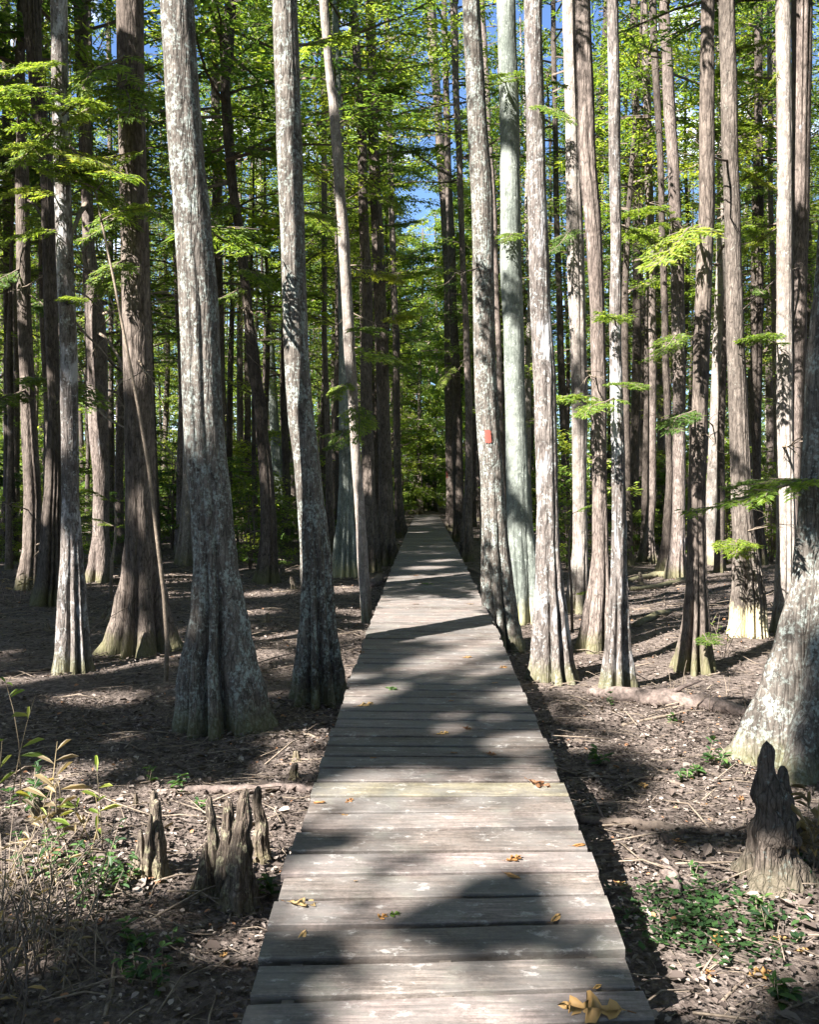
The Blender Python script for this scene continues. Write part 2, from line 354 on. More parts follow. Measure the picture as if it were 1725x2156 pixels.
# ---------------------------------------------------------------- trunks
def interp(tab, z):
    if z <= tab[0][0]: return tab[0][1:]
    for a, b in zip(tab, tab[1:]):
        if z <= b[0]:
            t = (z-a[0])/(b[0]-a[0]); t2 = t*t*(3-2*t)*.5+t*.5
            return tuple(p+(q-p)*t2 for p, q in zip(a[1:], b[1:]))
    return tab[-1][1:]
def trunk_mesh(name, tab, mat, seed, nfl=7, segs=32, fl=1.0, zvis=9.0, rb=None, sharp=.55):
    """tab: (z, x, y, r) rising. flutes deepen where the foot spreads"""
    rng = random.Random(seed); z0 = tab[0][0]; zt = tab[-1][0]
    zs = []; z = z0
    while z < zt:
        zs.append(z); z += .05 if z < .9 else (.09 if z < 2 else (.3 if z < zvis else 1.2))
        if segs < 20: z += .12
    zs.append(zt)
    if rb is None: rb = min(t[3] for t in tab if 1.6 < t[0] < 6.5) if any(1.6 < t[0] < 6.5 for t in tab) else tab[-1][3]
    ph = rng.uniform(0, 6.28); w1 = rng.uniform(0, 6.28); w2 = rng.uniform(0, 6.28); tw = rng.uniform(-.15, .15)
    amp_r = [rng.uniform(.4, 1.0) for _ in range(nfl+1)]
    V = []; Fc = []; off = Vector((rng.uniform(0, 99), rng.uniform(0, 99), 0))
    for z in zs:
        x, y, r = interp(tab, z)
        sp = max(0.0, min(1.0, (r/rb-1.05)/1.3))**.85; A = (.02+.92*sp)*fl
        for k in range(segs):
            th = 2*math.pi*k/segs
            q = th+.28*math.sin(2*th+w1)+.16*math.sin(3*th+w2)+tw*z
            s = nfl*q/2+ph; rid = abs(math.sin(s))**sharp; ai = amp_r[int((s/math.pi) % nfl)]
            rr = r*(1-A*(1-rid)*(.6+.4*ai)-A*.25*(1-ai)*rid)
            nz = noise.noise(Vector((math.cos(th)*1.5, math.sin(th)*1.5, z*1.1))+off)
            n2 = noise.noise(Vector((math.cos(th)*5, math.sin(th)*5, z*3.5))+off)
            n3 = noise.noise(Vector((x*3+math.cos(th)*rr*26, math.sin(th)*rr*26, z*5))+off) if segs > 40 else 0
            rr = rr*(1+.05*nz+.03*n2)+.007*n3
            if z < .16: rr *= 1+max(0, (.16-z))*1.1*max(0, rid*ai-.35)
            V.append((x+rr*math.cos(th), y+rr*math.sin(th), z))
    for i in range(len(zs)-1):
        for k in range(segs): Fc.append((i*segs+k, i*segs+(k+1) % segs, (i+1)*segs+(k+1) % segs, (i+1)*segs+k))
    Fc.append(tuple((len(zs)-1)*segs+k for k in range(segs)))
    mb = MB(); mb.add(V, Fc, 0, .5); return mb.mesh(name, [mat])
# ---------------------------------------------------------------- foliage
def frame_pts(base, dirs, L, Wd, tilt_rng, g):
    """rhombic fronds: base (N,3), dirs (N,3) unit -> (N,4,3)"""
    up = np.array([0, 0, 1.0]) + g.normal(0, tilt_rng, dirs.shape)
    side = np.cross(dirs, up); side /= np.linalg.norm(side, axis=1, keepdims=True)+1e-6
    a = base; b = base+dirs*(L[:, None]*.45)+side*Wd[:, None]*.5; c = base+dirs*L[:, None]; d = base+dirs*(L[:, None]*.45)-side*Wd[:, None]*.5
    c = c-np.array([0, 0, 1.0])*(L[:, None]*.12)
    return np.stack([a, b, c, d], 1)
def bough(seed, L, nf, fl=.09, fw=.022, spread=.55, droop=.1, sub=14, wood=None, M=None, thick=.012, th=.03):
    """one flat feathery bough along +x; returns fronds (N,4,3)"""
    g = np.random.default_rng(seed)
    t = g.uniform(.12, 1, sub) ; t.sort(); side = np.where(np.arange(sub) % 2 == 0, 1, -1)
    ph = g.uniform(0, 6)
    def main(tt): 
        tt = np.asarray(tt); return np.stack([tt*L, .05*L*np.sin(tt*4+ph), -droop*L*tt**2+.02*L*np.sin(tt*7+ph)], -1)
    P = []; D = []
    segs = []
    for i in range(sub):
        p0 = main(t[i]); ang = side[i]*g.uniform(.6, 1.1); l = spread*L*(1.05-t[i]*.75)*g.uniform(.55, 1.1)
        dv = np.array([math.cos(ang), math.sin(ang), g.uniform(-.18, .12)]); p1 = p0+dv*l
        segs.append((p0, p1)); m = max(3, int(nf/sub*(.4+.9*(1-t[i]))))
        u = g.uniform(.1, 1, m); pts = p0+(p1-p0)*u[:, None]; pts[:, 2] -= .12*l*u**2
        s2 = np.where(np.arange(m) % 2 == 0, 1, -1); an = ang+s2*g.uniform(.5, 1.2, m)
        dr = np.stack([np.cos(an), np.sin(an), g.uniform(-.5, .15, m)], 1)
        P.append(pts+g.normal(0, th, pts.shape)*np.array([1, 1, .7])); D.append(dr)
    m = nf//8; u = g.uniform(.3, 1.0, m); pts = main(u); an = g.uniform(-1.1, 1.1, m)
    P.append(pts); D.append(np.stack([np.cos(an), np.sin(an), g.uniform(-.4, .1, m)], 1))
    P = np.concatenate(P); D = np.concatenate(D); D /= np.linalg.norm(D, axis=1, keepdims=True)
    n = len(P); Ls = fl*g.uniform(.6, 1.35, n); Ws = fw*g.uniform(.7, 1.3, n)
    return frame_pts(P, D, Ls, Ws, .35, g), main, segs
def rotz(V, a):
    c, s = math.cos(a), math.sin(a); X = V[..., 0]*c-V[..., 1]*s; Y = V[..., 0]*s+V[..., 1]*c
    return np.stack([X, Y, V[..., 2]], -1)
def crown_mesh(name, seed, H, R, nb, nf, mat, fl=.15, fw=.05, low=.0, shape=.7, dens=1.0):
    """a crown of boughs round a leader from z=0 to H"""
    g = np.random.default_rng(seed); allV = []; allR = []; wood = MB()
    for i in range(nb):
        z = H*(i+g.uniform(0, 1))/nb; az = g.uniform(0, 6.283)+i*2.4; L = R*(.35+.65*(1-z/H)**shape)*g.uniform(.45, 1.15)
        V, main, segs = bough(seed*100+i, L, int(nf*L/R)+12, fl, fw, .5, g.uniform(-.05, .18), 10, th=.08)
        up = g.uniform(-.05, .35)
        def tr(P):
            P = np.array(P, dtype=float); P = rotz(P, az); P[..., 2] += z+up*np.hypot(P[..., 0], P[..., 1]); return P
        allV.append(tr(V)); base = g.uniform(.1, .75); allR.append(np.clip(base+g.normal(0, .15, len(V)), 0, 1))
        mp_ = tr(main(np.linspace(0, 1, 6)))
        wood.tube([tuple(p) for p in mp_], [.035*(1-k/6.2)*L/R+.006 for k in range(6)], 3, cap=False)
        for (a, b) in segs[::2]:
            q = tr(np.stack([a, b])); wood.tube([tuple(q[0]), tuple(q[1])], [.009, .004], 3, cap=False)
    V = np.concatenate(allV); rn = np.concatenate(allR)
    me = quads_mesh(name, V, 4, rn, [mat, M_twigd], extra=wood); PROTO[me.name] = (V, rn, mat, wood); CH[me.name] = H; return me
PROTO = {}; CH = {}
SDIR = np.array([SX*math.cos(R_(SUN_EL)), SY*math.cos(R_(SUN_EL)), math.sin(R_(SUN_EL))]); SDIR /= np.linalg.norm(SDIR)
GAPS = []                                # openings carved into the crowns so sun reaches chosen spots: (point, radius)
def thinned(me, loc, rz, s, jit=.35, seed=0, widen=1.25, extra=None):
    """a crown of its own for one tree, carved open along chosen sun rays"""
    V, rn, mat, wood = PROTO[me.name]; c = V.mean(1, keepdims=True); V = c+(V-c)*widen
    if extra:                              # leaf clumps added in the sun's path to cast shade, given in world space
        g = np.random.default_rng(seed+99); w3 = MB(); w3.v = list(wood.v); w3.f = list(wood.f); w3.r = list(wood.r); w3.n = wood.n; E = []
        for Q, rad in extra:
            q = rotz((np.array(Q)-np.array(loc))/s, -rz); n = int(36+300*rad*rad); pts = q+g.normal(0, rad*.55/s, (n, 3))*np.array([1, 1, .6])
            D = g.normal(0, 1, (n, 3)); D[:, 2] *= .5; D /= np.linalg.norm(D, axis=1, keepdims=True); E.append(frame_pts(pts, D, .2*g.uniform(.7, 1.3, n), .095*g.uniform(.7, 1.3, n), .5, g))
            p0 = np.array([0, 0, q[2]-.25*math.hypot(q[0], q[1])]); w3.tube([tuple(p0+(q-p0)*e+np.array([0, 0, .12*math.sin(e*3.1)])) for e in np.linspace(0, 1, 13)], list(np.linspace(.022, .005, 13)), 4, cap=False)
        E = np.concatenate(E); V = np.concatenate([V, E]); rn = np.concatenate([rn, g.uniform(.2, .9, len(E))]); wood = w3
    WV = np.concatenate(wood.v); WF = np.array([f for f in wood.f if len(f) == 4]); nV = len(V)
    C = rotz(np.concatenate([V.mean(1), WV[WF].mean(1)]), rz)*s+np.array(loc); keep = np.ones(len(C), bool); g = np.random.default_rng(seed); lo = g.uniform(0, 1, len(C)); lo[nV:] = 1
    for P, rad in GAPS:
        d = C-P; t = d@SDIR; q = np.sqrt(np.maximum(0, (d*d).sum(1)-t*t)); keep &= ~((t > 0) & (q < rad*(1+g.uniform(-jit, jit, len(C)))) & (lo > .006))
    w2 = MB(); w2.v = [WV]; w2.f = [tuple(f) for f in WF[keep[nV:]]]; w2.r = [.5]*len(w2.f); w2.n = len(WV)
    return quads_mesh('crown', V[keep[:nV]], 4, rn[keep[:nV]], [mat, M_twigd], extra=w2)
def blocks(x, y, r0=.12, top=20.0):         # how many carved sun gaps a trunk at x,y would stand in
    h = math.hypot(SX, SY); ux, uy = SX/h, SY/h; n = 0
    for P, rad in GAPS:
        dx, dy = x-P[0], y-P[1]; t = dx*ux+dy*uy
        if t > 0 and abs(dx*uy-dy*ux) < r0+rad*.3 and P[2]+t*math.tan(R_(SUN_EL)) < top: n += 1
    return n
random.seed(11)
CROWNS_TALL = [crown_mesh('crown', 40+i, H, Rr, nb, nf, mt, fl, fw) for i, (H, Rr, nb, nf, mt, fl, fw) in enumerate([
    (11, 2.7, 50, 220, M_leafA, .13, .042), (10, 3.0, 44, 215, M_leafA, .14, .042), (12, 2.5, 52, 205, M_leafB, .13, .042), (9.5, 2.8, 42, 215, M_leafC, .14, .045), (12, 3.2, 54, 205, M_leafB, .14, .045)])]
CROWNS_WIDE = [crown_mesh('crown', 50+i, 10.5, 4.0, 64, 560, mt, .19, .075) for i, mt in enumerate([M_leafA, M_leafB, M_leafA])]
CROWNS_LOW = [crown_mesh('crown', 60+i, H, Rr, nb, nf, mt, .19, .075) for i, (H, Rr, nb, nf, mt) in enumerate([
    (14, 2.9, 50, 165, M_leafB), (15, 3.2, 54, 165, M_leafA), (13, 2.7, 50, 165, M_leafC)])]
def bough_mesh(name, seed, L, nf, mat, fl=.085, fw=.020, sub=16, spread=.5, droop=.1):
    V, main, segs = bough(seed, L, nf, fl, fw, spread, droop, sub, th=.012)
    g = np.random.default_rng(seed+5); rn = np.clip(g.uniform(.35, .75)+g.normal(0, .18, len(V)), 0, 1)
    w = MB(); mp_ = main(np.linspace(0, 1, 9)); w.tube([tuple(p) for p in mp_], [.013*(1-k/9.5)*L+.003 for k in range(9)], 5, cap=False)
    for (a, b) in segs:
        m_ = (a+b)/2; w.tube([tuple(a), tuple(m_), tuple(b-np.array([0, 0, .05*L*.3]))], [.005, .0035, .002], 3, cap=False)
    return quads_mesh('foliage', V, 4, rn, [mat, M_twigd]), w
BOUGHS = {}
def get_bough(kind, i):
    key = (kind, i)
    if key not in BOUGHS:
        mat = {'a': M_leafA, 'b': M_leafB, 'c': M_leafC}[kind]
        f, w = bough_mesh('bough', 900+i*7+ord(kind), 1.0, 1000, mat, fl=.062, fw=.017, sub=20, spread=.42, droop=.08+.05*(i % 3))
        BOUGHS[key] = (f, w.mesh('branch', [M_twigd]))
    return BOUGHS[key]
def dead_branch_mesh(seed, L, mat, n=7, curl=.5):
    rg = random.Random(seed); mb = MB()
    def grow(p, d, l, r, lev):
        pts = [p]; k = 6
        for i in range(k):
            d = (d+Vector((rg.gauss(0, .16), rg.gauss(0, .16), rg.gauss(0, .12)-curl*.08*lev))).normalized(); p = p+d*l/k; pts.append(p)
        mb.tube([tuple(q) for q in pts], [r*(1-.8*i/k) for i in range(k+1)], 5 if lev == 0 else 4)
        if lev < 2:
            for q in range(n if lev == 0 else 2):
                b = pts[rg.randint(2, k)]; dd = (d+Vector((rg.gauss(0, .7), rg.gauss(0, .7), rg.gauss(0, .6)))).normalized()
                grow(b, dd, l*rg.uniform(.25, .5), r*.45, lev+1)
    grow(Vector((0, 0, 0)), Vector((1, 0, .05)), L, .012*L+.004, 0)
    return mb.mesh('dead_branch', [mat])
# ---------------------------------------------------------------- the measured trees
# key | bark | base y | profile "y:xl-xr ..." from the top of the picture down to the foot | height | crown index (-1 none) | flutes | label
TREES = '''
a|dark|1180|0:-8-10 300:-2-14 700:4-22 1000:6-28 1180:-4-42|17|2|7|slim dark trunk cut by the left edge of the picture, topmost left
b|brown|1242|0:33-53 133:27-47 233:33-53 400:30-58 633:35-62 850:42-74 1052:50-90 1150:48-88 1242:32-92|20|0|7|slender sunlit brown cypress nearest the left edge of the picture
c|dark|1272|0:55-97 140:66-97 400:93-122 667:98-126 850:105-130 1010:96-134 1100:88-134 1200:78-142 1272:60-150|20|2|9|dark cypress with a wide pale green foot hidden behind the mottled grey trunk
d|white|1415|0:113-147 250:116-149 500:122-156 750:130-165 1052:132-167 1160:128-175 1269:120-183 1350:114-192 1415:106-200|18|1|7|grey trunk mottled with white lichen, its foot split in three orange-lit ribs
e|pink|1224|0:160-190 150:163-189 300:170-196 500:177-200 720:182-228 900:188-230 1019:198-230 1119:196-230 1180:186-236 1224:176-240|21|3|7|pinkish cypress between the mottled grey trunk and the large dark fluted trunk
f|brown|1372|0:253-307 300:257-310 500:260-316 719:263-322 1019:267-330 1119:266-334 1200:258-346 1280:240-364 1340:222-384 1372:208-395|22|0|8|large cypress with a wide dark fluted foot and one yellow sunlit rib
g|lich|1532|0:343-413 150:353-420 300:360-430 467:373-447 700:383-467 885:387-472 1085:403-493 1185:407-503 1269:400-520 1340:385-535 1386:370-547 1450:360-568 1532:352-588|23|1|7|biggest near cypress left of the boardwalk, white with sun above and lichen streaked below
h|dark|1224|0:473-497 100:466-492 183:463-483 260:468-490 367:477-497 533:500-520 667:513-533 752:520-547 885:537-563 1019:547-577 1119:548-584 1180:542-586 1224:532-590|18|2|6|crooked S-curved dark tree right of the biggest near cypress
i|green|1118|0:517-531 300:528-546 500:547-567 700:556-575 850:565-584 1000:572-598 1070:574-606 1118:570-616|19|4|6|grey green thin trunk touching the crooked dark tree, left of the lichen-speckled cypress
j|lich|1476|0:573-625 300:582-635 533:592-643 700:596-648 819:602-655 1019:622-678 1119:626-692 1185:628-702 1302:624-710 1380:612-724 1420:606-733 1476:598-742|22|0|9|straight lichen-speckled cypress standing left of the boardwalk, leaning away at the foot
k|pale|1312|0:672-692 130:683-699 250:694-716 400:705-726 500:712-736 700:722-746 850:733-754 952:739-759 1085:748-769 1185:752-776 1269:758-782 1312:760-786|15|-1|5|thin pale leaning trunk rising beside the left edge of the boardwalk
l|dark|1150|0:692-716 110:696-717 300:700-726 500:705-728 800:708-728 1050:706-730 1150:700-738|20|3|6|reddish dark trunk seen just behind the thin pale leaning trunk
m|pink|1160|150:676-686 400:675-688 700:678-688 1000:685-700 1160:684-708|15|-1|5|very thin sunlit trunk between the lichen-speckled cypress and the pale leaning trunk
n|brown|1204|0:735-750 130:742-760 300:752-772 433:754-774 633:762-785 819:758-783 1019:762-790 1119:764-796 1204:752-806|20|1|7|brown cypress with a bright midheight, first behind the pale leaning trunk
o|brown|1190|0:768-790 300:775-798 600:786-812 719:790-818 850:794-820 952:797-824 1052:797-829 1119:790-832 1190:776-842|21|0|8|stout-footed tan cypress leaning on the left edge of the boardwalk midway along
p|brown|1134|0:808-820 300:815-827 600:822-836 719:827-842 900:828-843 1019:830-846 1080:830-852 1134:830-862|19|2|6|last brown trunk on the left side of the boardwalk before it ends
q|green|1214|0:700-712 400:708-726 719:714-738 900:714-742 1000:714-744 1085:710-746 1150:700-750 1214:690-756|19|4|8|grey green trunk with a mossy fluted foot left of the boardwalk
r|brown|1116|0:895-918 133:902-924 200:912-928 333:918-938 450:928-948 600:935-956 800:936-952 950:938-955 1050:940-958 1116:936-966|20|-1|6|slender leaning trunk with an orange mark, first right of the boardwalk end
s|dark|1140|0:930-942 300:936-950 600:945-962 850:953-972 1000:955-976 1080:955-978 1140:950-986|20|2|7|dark reddish trunk standing second right of the boardwalk end
t|pink|1182|0:948-965 167:953-967 333:962-975 533:968-980 667:975-988 850:980-995 1000:980-996 1085:974-996 1182:962-1002|19|1|6|thin pinkish trunk third right of the boardwalk end, dark foot against the planks
u|lich|1366|0:972-1008 233:982-1022 433:992-1038 600:995-1040 752:997-1042 885:1002-1052 1019:1011-1062 1119:1013-1070 1219:1010-1084 1300:1012-1096 1366:1008-1112|22|0|8|tall near cypress marked with an orange blaze, right of the boardwalk
v|green|1312|0:1048-1088 233:1055-1095 533:1055-1099 719:1062-1105 885:1065-1108 1019:1067-1115 1119:1068-1124 1169:1068-1132 1240:1072-1138 1312:1068-1150|22|4|9|smooth pale grey green trunk with a yellow foot beside the blazed cypress
w|white|1434|0:1105-1142 333:1110-1150 600:1116-1158 819:1125-1172 1019:1130-1176 1150:1130-1180 1219:1128-1187 1302:1120-1200 1380:1114-1212 1434:1106-1226|21|3|8|white peeling trunk with a brown foot, nearest the boardwalk edge after the blazed cypress
x|pale|1290|0:1183-1213 333:1190-1222 533:1193-1230 667:1198-1233 850:1203-1238 1019:1206-1234 1152:1206-1238 1220:1196-1240 1290:1184-1246|20|-1|7|pale trunk streaked blue green low down, squeezed between two nearer trunks
y|pink|1366|0:1205-1242 300:1213-1253 500:1234-1267 667:1243-1272 819:1245-1277 1019:1247-1278 1152:1247-1282 1219:1240-1286 1300:1222-1290 1366:1210-1294|20|1|7|pinkish trunk with a bright lower right face and a dark left buttress
z|white|1454|0:1280-1303 267:1283-1308 500:1287-1310 700:1284-1308 819:1285-1313 952:1288-1317 1119:1288-1320 1202:1286-1322 1269:1281-1325 1350:1272-1332 1454:1256-1346|18|0|7|narrow grey trunk patched with white and black lichen, standing foremost of the right hand row
A|pink|1217|0:1397-1418 167:1403-1427 367:1413-1437 567:1418-1445 800:1420-1447 1000:1419-1445 1085:1417-1444 1150:1410-1445 1217:1396-1450|20|1|9|straight sunlit pink trunk with long surface roots in the sunny clearing
B|brown|1412|0:1470-1497 267:1467-1498 433:1468-1500 567:1463-1495 752:1457-1490 900:1452-1487 1052:1447-1484 1219:1443-1490 1302:1434-1498 1352:1423-1504 1412:1408-1516|19|3|8|brown flaky-barked trunk in front of the sunny clearing
C|bell|1340|0:1527-1560 233:1530-1563 500:1535-1568 667:1537-1572 885:1540-1580 1052:1543-1587 1119:1545-1592 1169:1544-1602 1219:1540-1612 1269:1536-1618 1340:1532-1620|22|0|12|dark trunk swelling to a bright bell-shaped fluted yellow foot
D|pale|1188|0:1512-1528 267:1517-1533 567:1512-1532 667:1507-1530 752:1503-1526 885:1497-1520 1052:1487-1517 1119:1486-1516 1188:1480-1526|19|-1|7|pale smooth trunk slanting behind the flaky-barked trunk
E|dark|1190|0:1587-1603 233:1587-1603 400:1583-1607 633:1580-1607 850:1580-1603 1019:1586-1602 1100:1586-1608 1190:1584-1618|20|2|7|dark upright trunk behind the bell-footed trunk, orange low down
F|pale|1332|0:1650-1680 333:1650-1679 567:1645-1677 819:1643-1675 1019:1640-1678 1152:1638-1679 1250:1632-1680 1332:1620-1688|20|1|7|blazing white trunk beside the right edge of the picture
G|pink|1300|0:1680-1724 400:1678-1714 600:1677-1706 819:1674-1702 1100:1672-1704 1300:1664-1716|21|-1|7|broad peeling sunlit trunk right behind the blazing white trunk
H|lich|1622|0:1752-1830 400:1733-1815 600:1719-1803 719:1703-1798 885:1697-1796 1052:1683-1796 1219:1670-1800 1319:1640-1816 1435:1607-1836 1530:1562-1862 1622:1518-1900|22|0|8|massive near cypress cut by the right edge, foot spreading toward the camera
I|pale|1190|0:372-386 400:376-394 820:383-400 1000:384-404 1100:378-406 1192:364-414|19|4|7|pale green-lit thin trunk peeping out left of the biggest near cypress
J|brown|1132|0:500-508 500:498-508 800:498-511 1000:498-512 1132:494-518|17|-1|5|thin brown pole tree in the gap right of the biggest near cypress
K|brown|1136|0:548-556 300:530-540 700:516-528 950:516-530 1050:516-534 1136:508-544|17|2|6|thin reddish trunk with a spread sunlit foot behind the crooked dark tree
L|pink|1182|0:1350-1366 300:1358-1374 600:1364-1382 850:1366-1383 1050:1364-1382 1120:1356-1378 1182:1338-1388|19|0|8|rosy thin trunk ending in a clawed pale foot in the dim middle ground, right
M|dark|1160|0:1330-1346 300:1334-1350 700:1334-1352 1000:1326-1346 1100:1322-1346 1160:1312-1354|19|2|7|blackish trunk just right of the patched narrow grey trunk
N|dark|1206|0:1372-1388 400:1390-1403 700:1396-1410 1000:1404-1418 1120:1396-1416 1206:1380-1424|18|-1|7|dim brown buttressed trunk tucked against the straight sunlit pink trunk
O|pink|1150|0:1008-1020 200:1020-1032 500:1036-1048 800:1046-1058 1000:1052-1064 1150:1052-1072|18|-1|6|narrow orange-lit trunk glimpsed between the blazed cypress and the smooth pale one
P|dark|1165|0:1158-1168 400:1164-1176 700:1172-1186 1000:1182-1200 1165:1178-1206|18|2|6|dark trunk in the slot between the white peeling trunk and the pale squeezed one
Q|pink|1170|0:1610-1620 400:1614-1624 700:1624-1636 1000:1630-1644 1170:1626-1652|18|3|6|thin rosy trunk standing alone in the gap left of the blazing white trunk
R|brown|1160|0:226-236 400:230-240 720:230-240 980:228-240 1160:222-246|17|-1|6|thin sunlit trunk between the pinkish cypress and the wide fluted dark one
S|brown|1300|0:1632-1650 240:1633-1650 420:1636-1652 700:1640-1656 1000:1640-1660 1300:1630-1670|19|2|6|brown trunk half hidden by the blazing white trunk
'''

GAPTAB = """
deck 950,1670,40 1000,1700,55 930,1730,50 1120,1730,45 1060,1770,55 1180,1760,40 830,1810,40 700,1840,45 790,1860,45 880,1850,30 720,1690,45 800,1650,30 690,1900,30 1265,1920,25 1030,2120,60 960,2140,40 1100,2100,30 1180,1660,30 1060,1640,20 740,1465,18 1120,1460,18 960,1380,22 900,1400,14 1100,1560,20 980,1310,16 820,1330,12 900,1195,26 940,1180,20 860,1215,16 900,1150,12 880,1120,12 1230,1800,30 1200,1700,25
ground 560,1700,60 440,1690,50 330,1690,60 230,1700,60 500,1760,50 600,1720,40 120,1640,50 30,1700,60 150,1770,60 250,1770,50 340,1780,40 640,1830,30 560,1985,25 620,1600,30 640,1560,20 60,1430,30 200,1470,25 550,1380,20 520,1290,30 560,1250,30 730,1240,25 740,1290,20 590,1340,16 600,1200,20
ground 1400,1520,70 1480,1540,60 1350,1500,50 1420,1570,60 1500,1600,60 1560,1620,50 1480,1660,60 1560,1690,50 1440,1710,40 1500,1460,30 1360,1310,45 1330,1340,30 1420,1290,60 1450,1210,60 1500,1240,50 1380,1240,50 1650,1890,40 1700,2000,50 1600,2000,40 1500,2070,50 1640,1700,40 1480,1890,25 1400,1850,25 1560,1830,25
ground 330,1775,30 318,1740,25 450,1780,30 480,1790,30 512,1800,34 541,1720,20 470,1750,30 130,1860,45 220,1880,35 60,1800,40
g 373,0,50 375,50,50 380,100,50 385,150,50 390,200,50 395,250,50 400,300,50 403,350,50 405,400,45 407,440,40 395,500,20 430,850,32 425,880,25
e 205,480,22 205,860,18 207,920,18 210,1000,20 200,1060,20 205,1110,26 200,1160,26 195,1200,24
f 278,10,28 278,50,26 290,440,30 290,480,32 290,520,32 292,560,32 292,600,32 295,640,30 295,700,26 298,760,22 262,1240,18 252,1300,18 245,1345,18
c 110,1010,22 105,1050,20
b 42,430,18 45,480,18 48,530,18 50,580,18 52,800,20 58,860,20 62,900,20 66,960,20 66,1020,20 68,1080,20 55,1140,22 50,1190,22
d 163,1250,18 166,1290,18 168,1330,18 172,1370,18 160,1210,16
j 650,1010,24 655,1050,22 668,985,18
k 718,560,15 720,600,15 724,640,15 728,680,15 730,710,15 742,880,13 745,930,13 746,980,13 676,20,14 680,70,14 684,120,14 690,180,14 715,470,12
r 905,60,15 908,120,15 918,260,14 925,330,14 930,400,14
u 1020,480,24 1018,640,30 1018,690,30 1020,740,30 1022,790,30 1022,830,26 1040,980,28 1045,1060,32 1048,1100,34 1046,1150,30 1046,1190,28
v 1068,20,28 1068,60,28 1066,120,20 1072,370,25 1070,410,25 1072,450,22 1082,740,34 1085,780,34 1088,820,34 1090,850,30 1100,1230,30 1102,1270,30 1110,1170,20
w 1128,250,28 1130,300,28 1130,350,28 1132,400,28 1133,450,28 1135,500,28 1138,550,28 1140,640,28 1145,700,28 1148,760,28 1150,1060,28 1152,1110,30 1155,1160,32 1158,1210,32 1160,1260,32 1120,140,18
x 1198,40,20 1200,100,20 1203,160,20 1204,220,22 1206,280,22 1208,340,22 1210,400,20 1222,1080,18 1222,1120,18 1222,1160,18
y 1258,700,20 1260,750,20 1262,800,20 1265,850,20 1272,1190,25 1272,1230,28 1270,1270,28 1268,1300,24
d 60,180,70 120,330,60 200,400,55 60,420,55 20,300,60 130,230,50
z 1300,870,18 1302,920,18 1302,970,18 1298,220,14 1300,1100,16
A 1410,120,18 1415,180,18 1420,240,18 1425,300,18 1430,520,18 1432,560,18 1433,640,18 1433,700,18 1433,760,18 1433,940,20 1430,1000,20 1428,1060,20 1425,1110,22
B 1480,250,24 1480,300,24 1478,350,24 1476,420,22 1470,820,18 1465,1190,20 1462,1240,20
C 1545,70,20 1546,110,20 1575,1125,35 1573,1170,42 1572,1210,46 1572,1250,48 1575,1290,50 1575,1330,50
D 1512,470,16 1512,520,16 1514,600,14 1508,700,14 1504,790,14 1500,850,14
F 1665,20,28 1665,70,28 1665,120,28 1665,170,28 1665,220,28 1665,270,28 1664,320,28 1664,370,28 1662,420,28 1662,470,28 1662,520,28 1662,570,25 1662,640,20 1662,720,20
G 1700,30,28 1700,80,28 1700,130,28 1698,180,28 1698,240,28 1696,300,26 1694,360,24
F 1500,470,45 1560,500,45 1620,470,45 1560,370,40 1600,260,40 1540,150,40
H 1560,1570,40 1600,1590,40 1700,1250,30 1640,1430,24 1590,1540,30
"""
_prof = {}
for ln in TREES.strip().splitlines():
    f_ = ln.split('|'); l_ = f_[3].split()[-1].split(':')[1].split('-'); xs_ = [float(q) for q in l_ if q]; _prof[f_[0]] = on_ground(sum(xs_)/len(xs_), float(f_[2])).y
for ln in GAPTAB.strip().splitlines():
    k_, *pp = ln.split()
    for q in pp:
        a_, b_, r_ = map(float, q.split(','))
        if k_ == 'deck': P_ = on_deck(a_, b_)
        elif k_ == 'ground': P_ = on_ground(a_, b_)
        elif k_ in _prof: P_ = at(a_, b_, _prof[k_])+Vector((SX, SY, 0))*(r_*.6/F*_prof[k_])
        else: continue
        GAPS.append((np.array(P_), r_/F*P_.y*1.15+.2))
rgf = random.Random(63)
for q in range(64):                       # many small openings carved into the crowns for flecks of sun
    b_ = 1160+(rgf.random()**.8)*1000; a_ = rgf.uniform(0, 1725)
    P_ = on_deck(a_, b_) if q % 4 == 1 else on_ground(a_, b_)
    if q % 4 == 1 and abs(P_.x-deck_c(P_.y)) > .7: a_ = CX+(deck_c(P_.y)+rgf.uniform(-.6, .6))/P_.y*F; P_ = on_deck(a_, b_)
    for e in range(rgf.choice([1, 1, 2])):
        GAPS.append((np.array(P_)+np.array([rgf.gauss(0, .16), rgf.gauss(0, .12), 0]), rgf.uniform(.07, .13)))
TREEOBJ = {}
def parse(line):
    f = line.split('|'); prof = []
    for t in f[3].split():
        y_, xr = t.split(':'); neg = xr.startswith('-'); a, b = (xr[1:] if neg else xr).split('-')
        prof.append((float(y_), (-1 if neg else 1)*float(a), float(b)))
    return f[0], f[1], float(f[2]), prof, float(f[4]), int(f[5]), int(f[6]), f[7]
rng = random.Random(77)
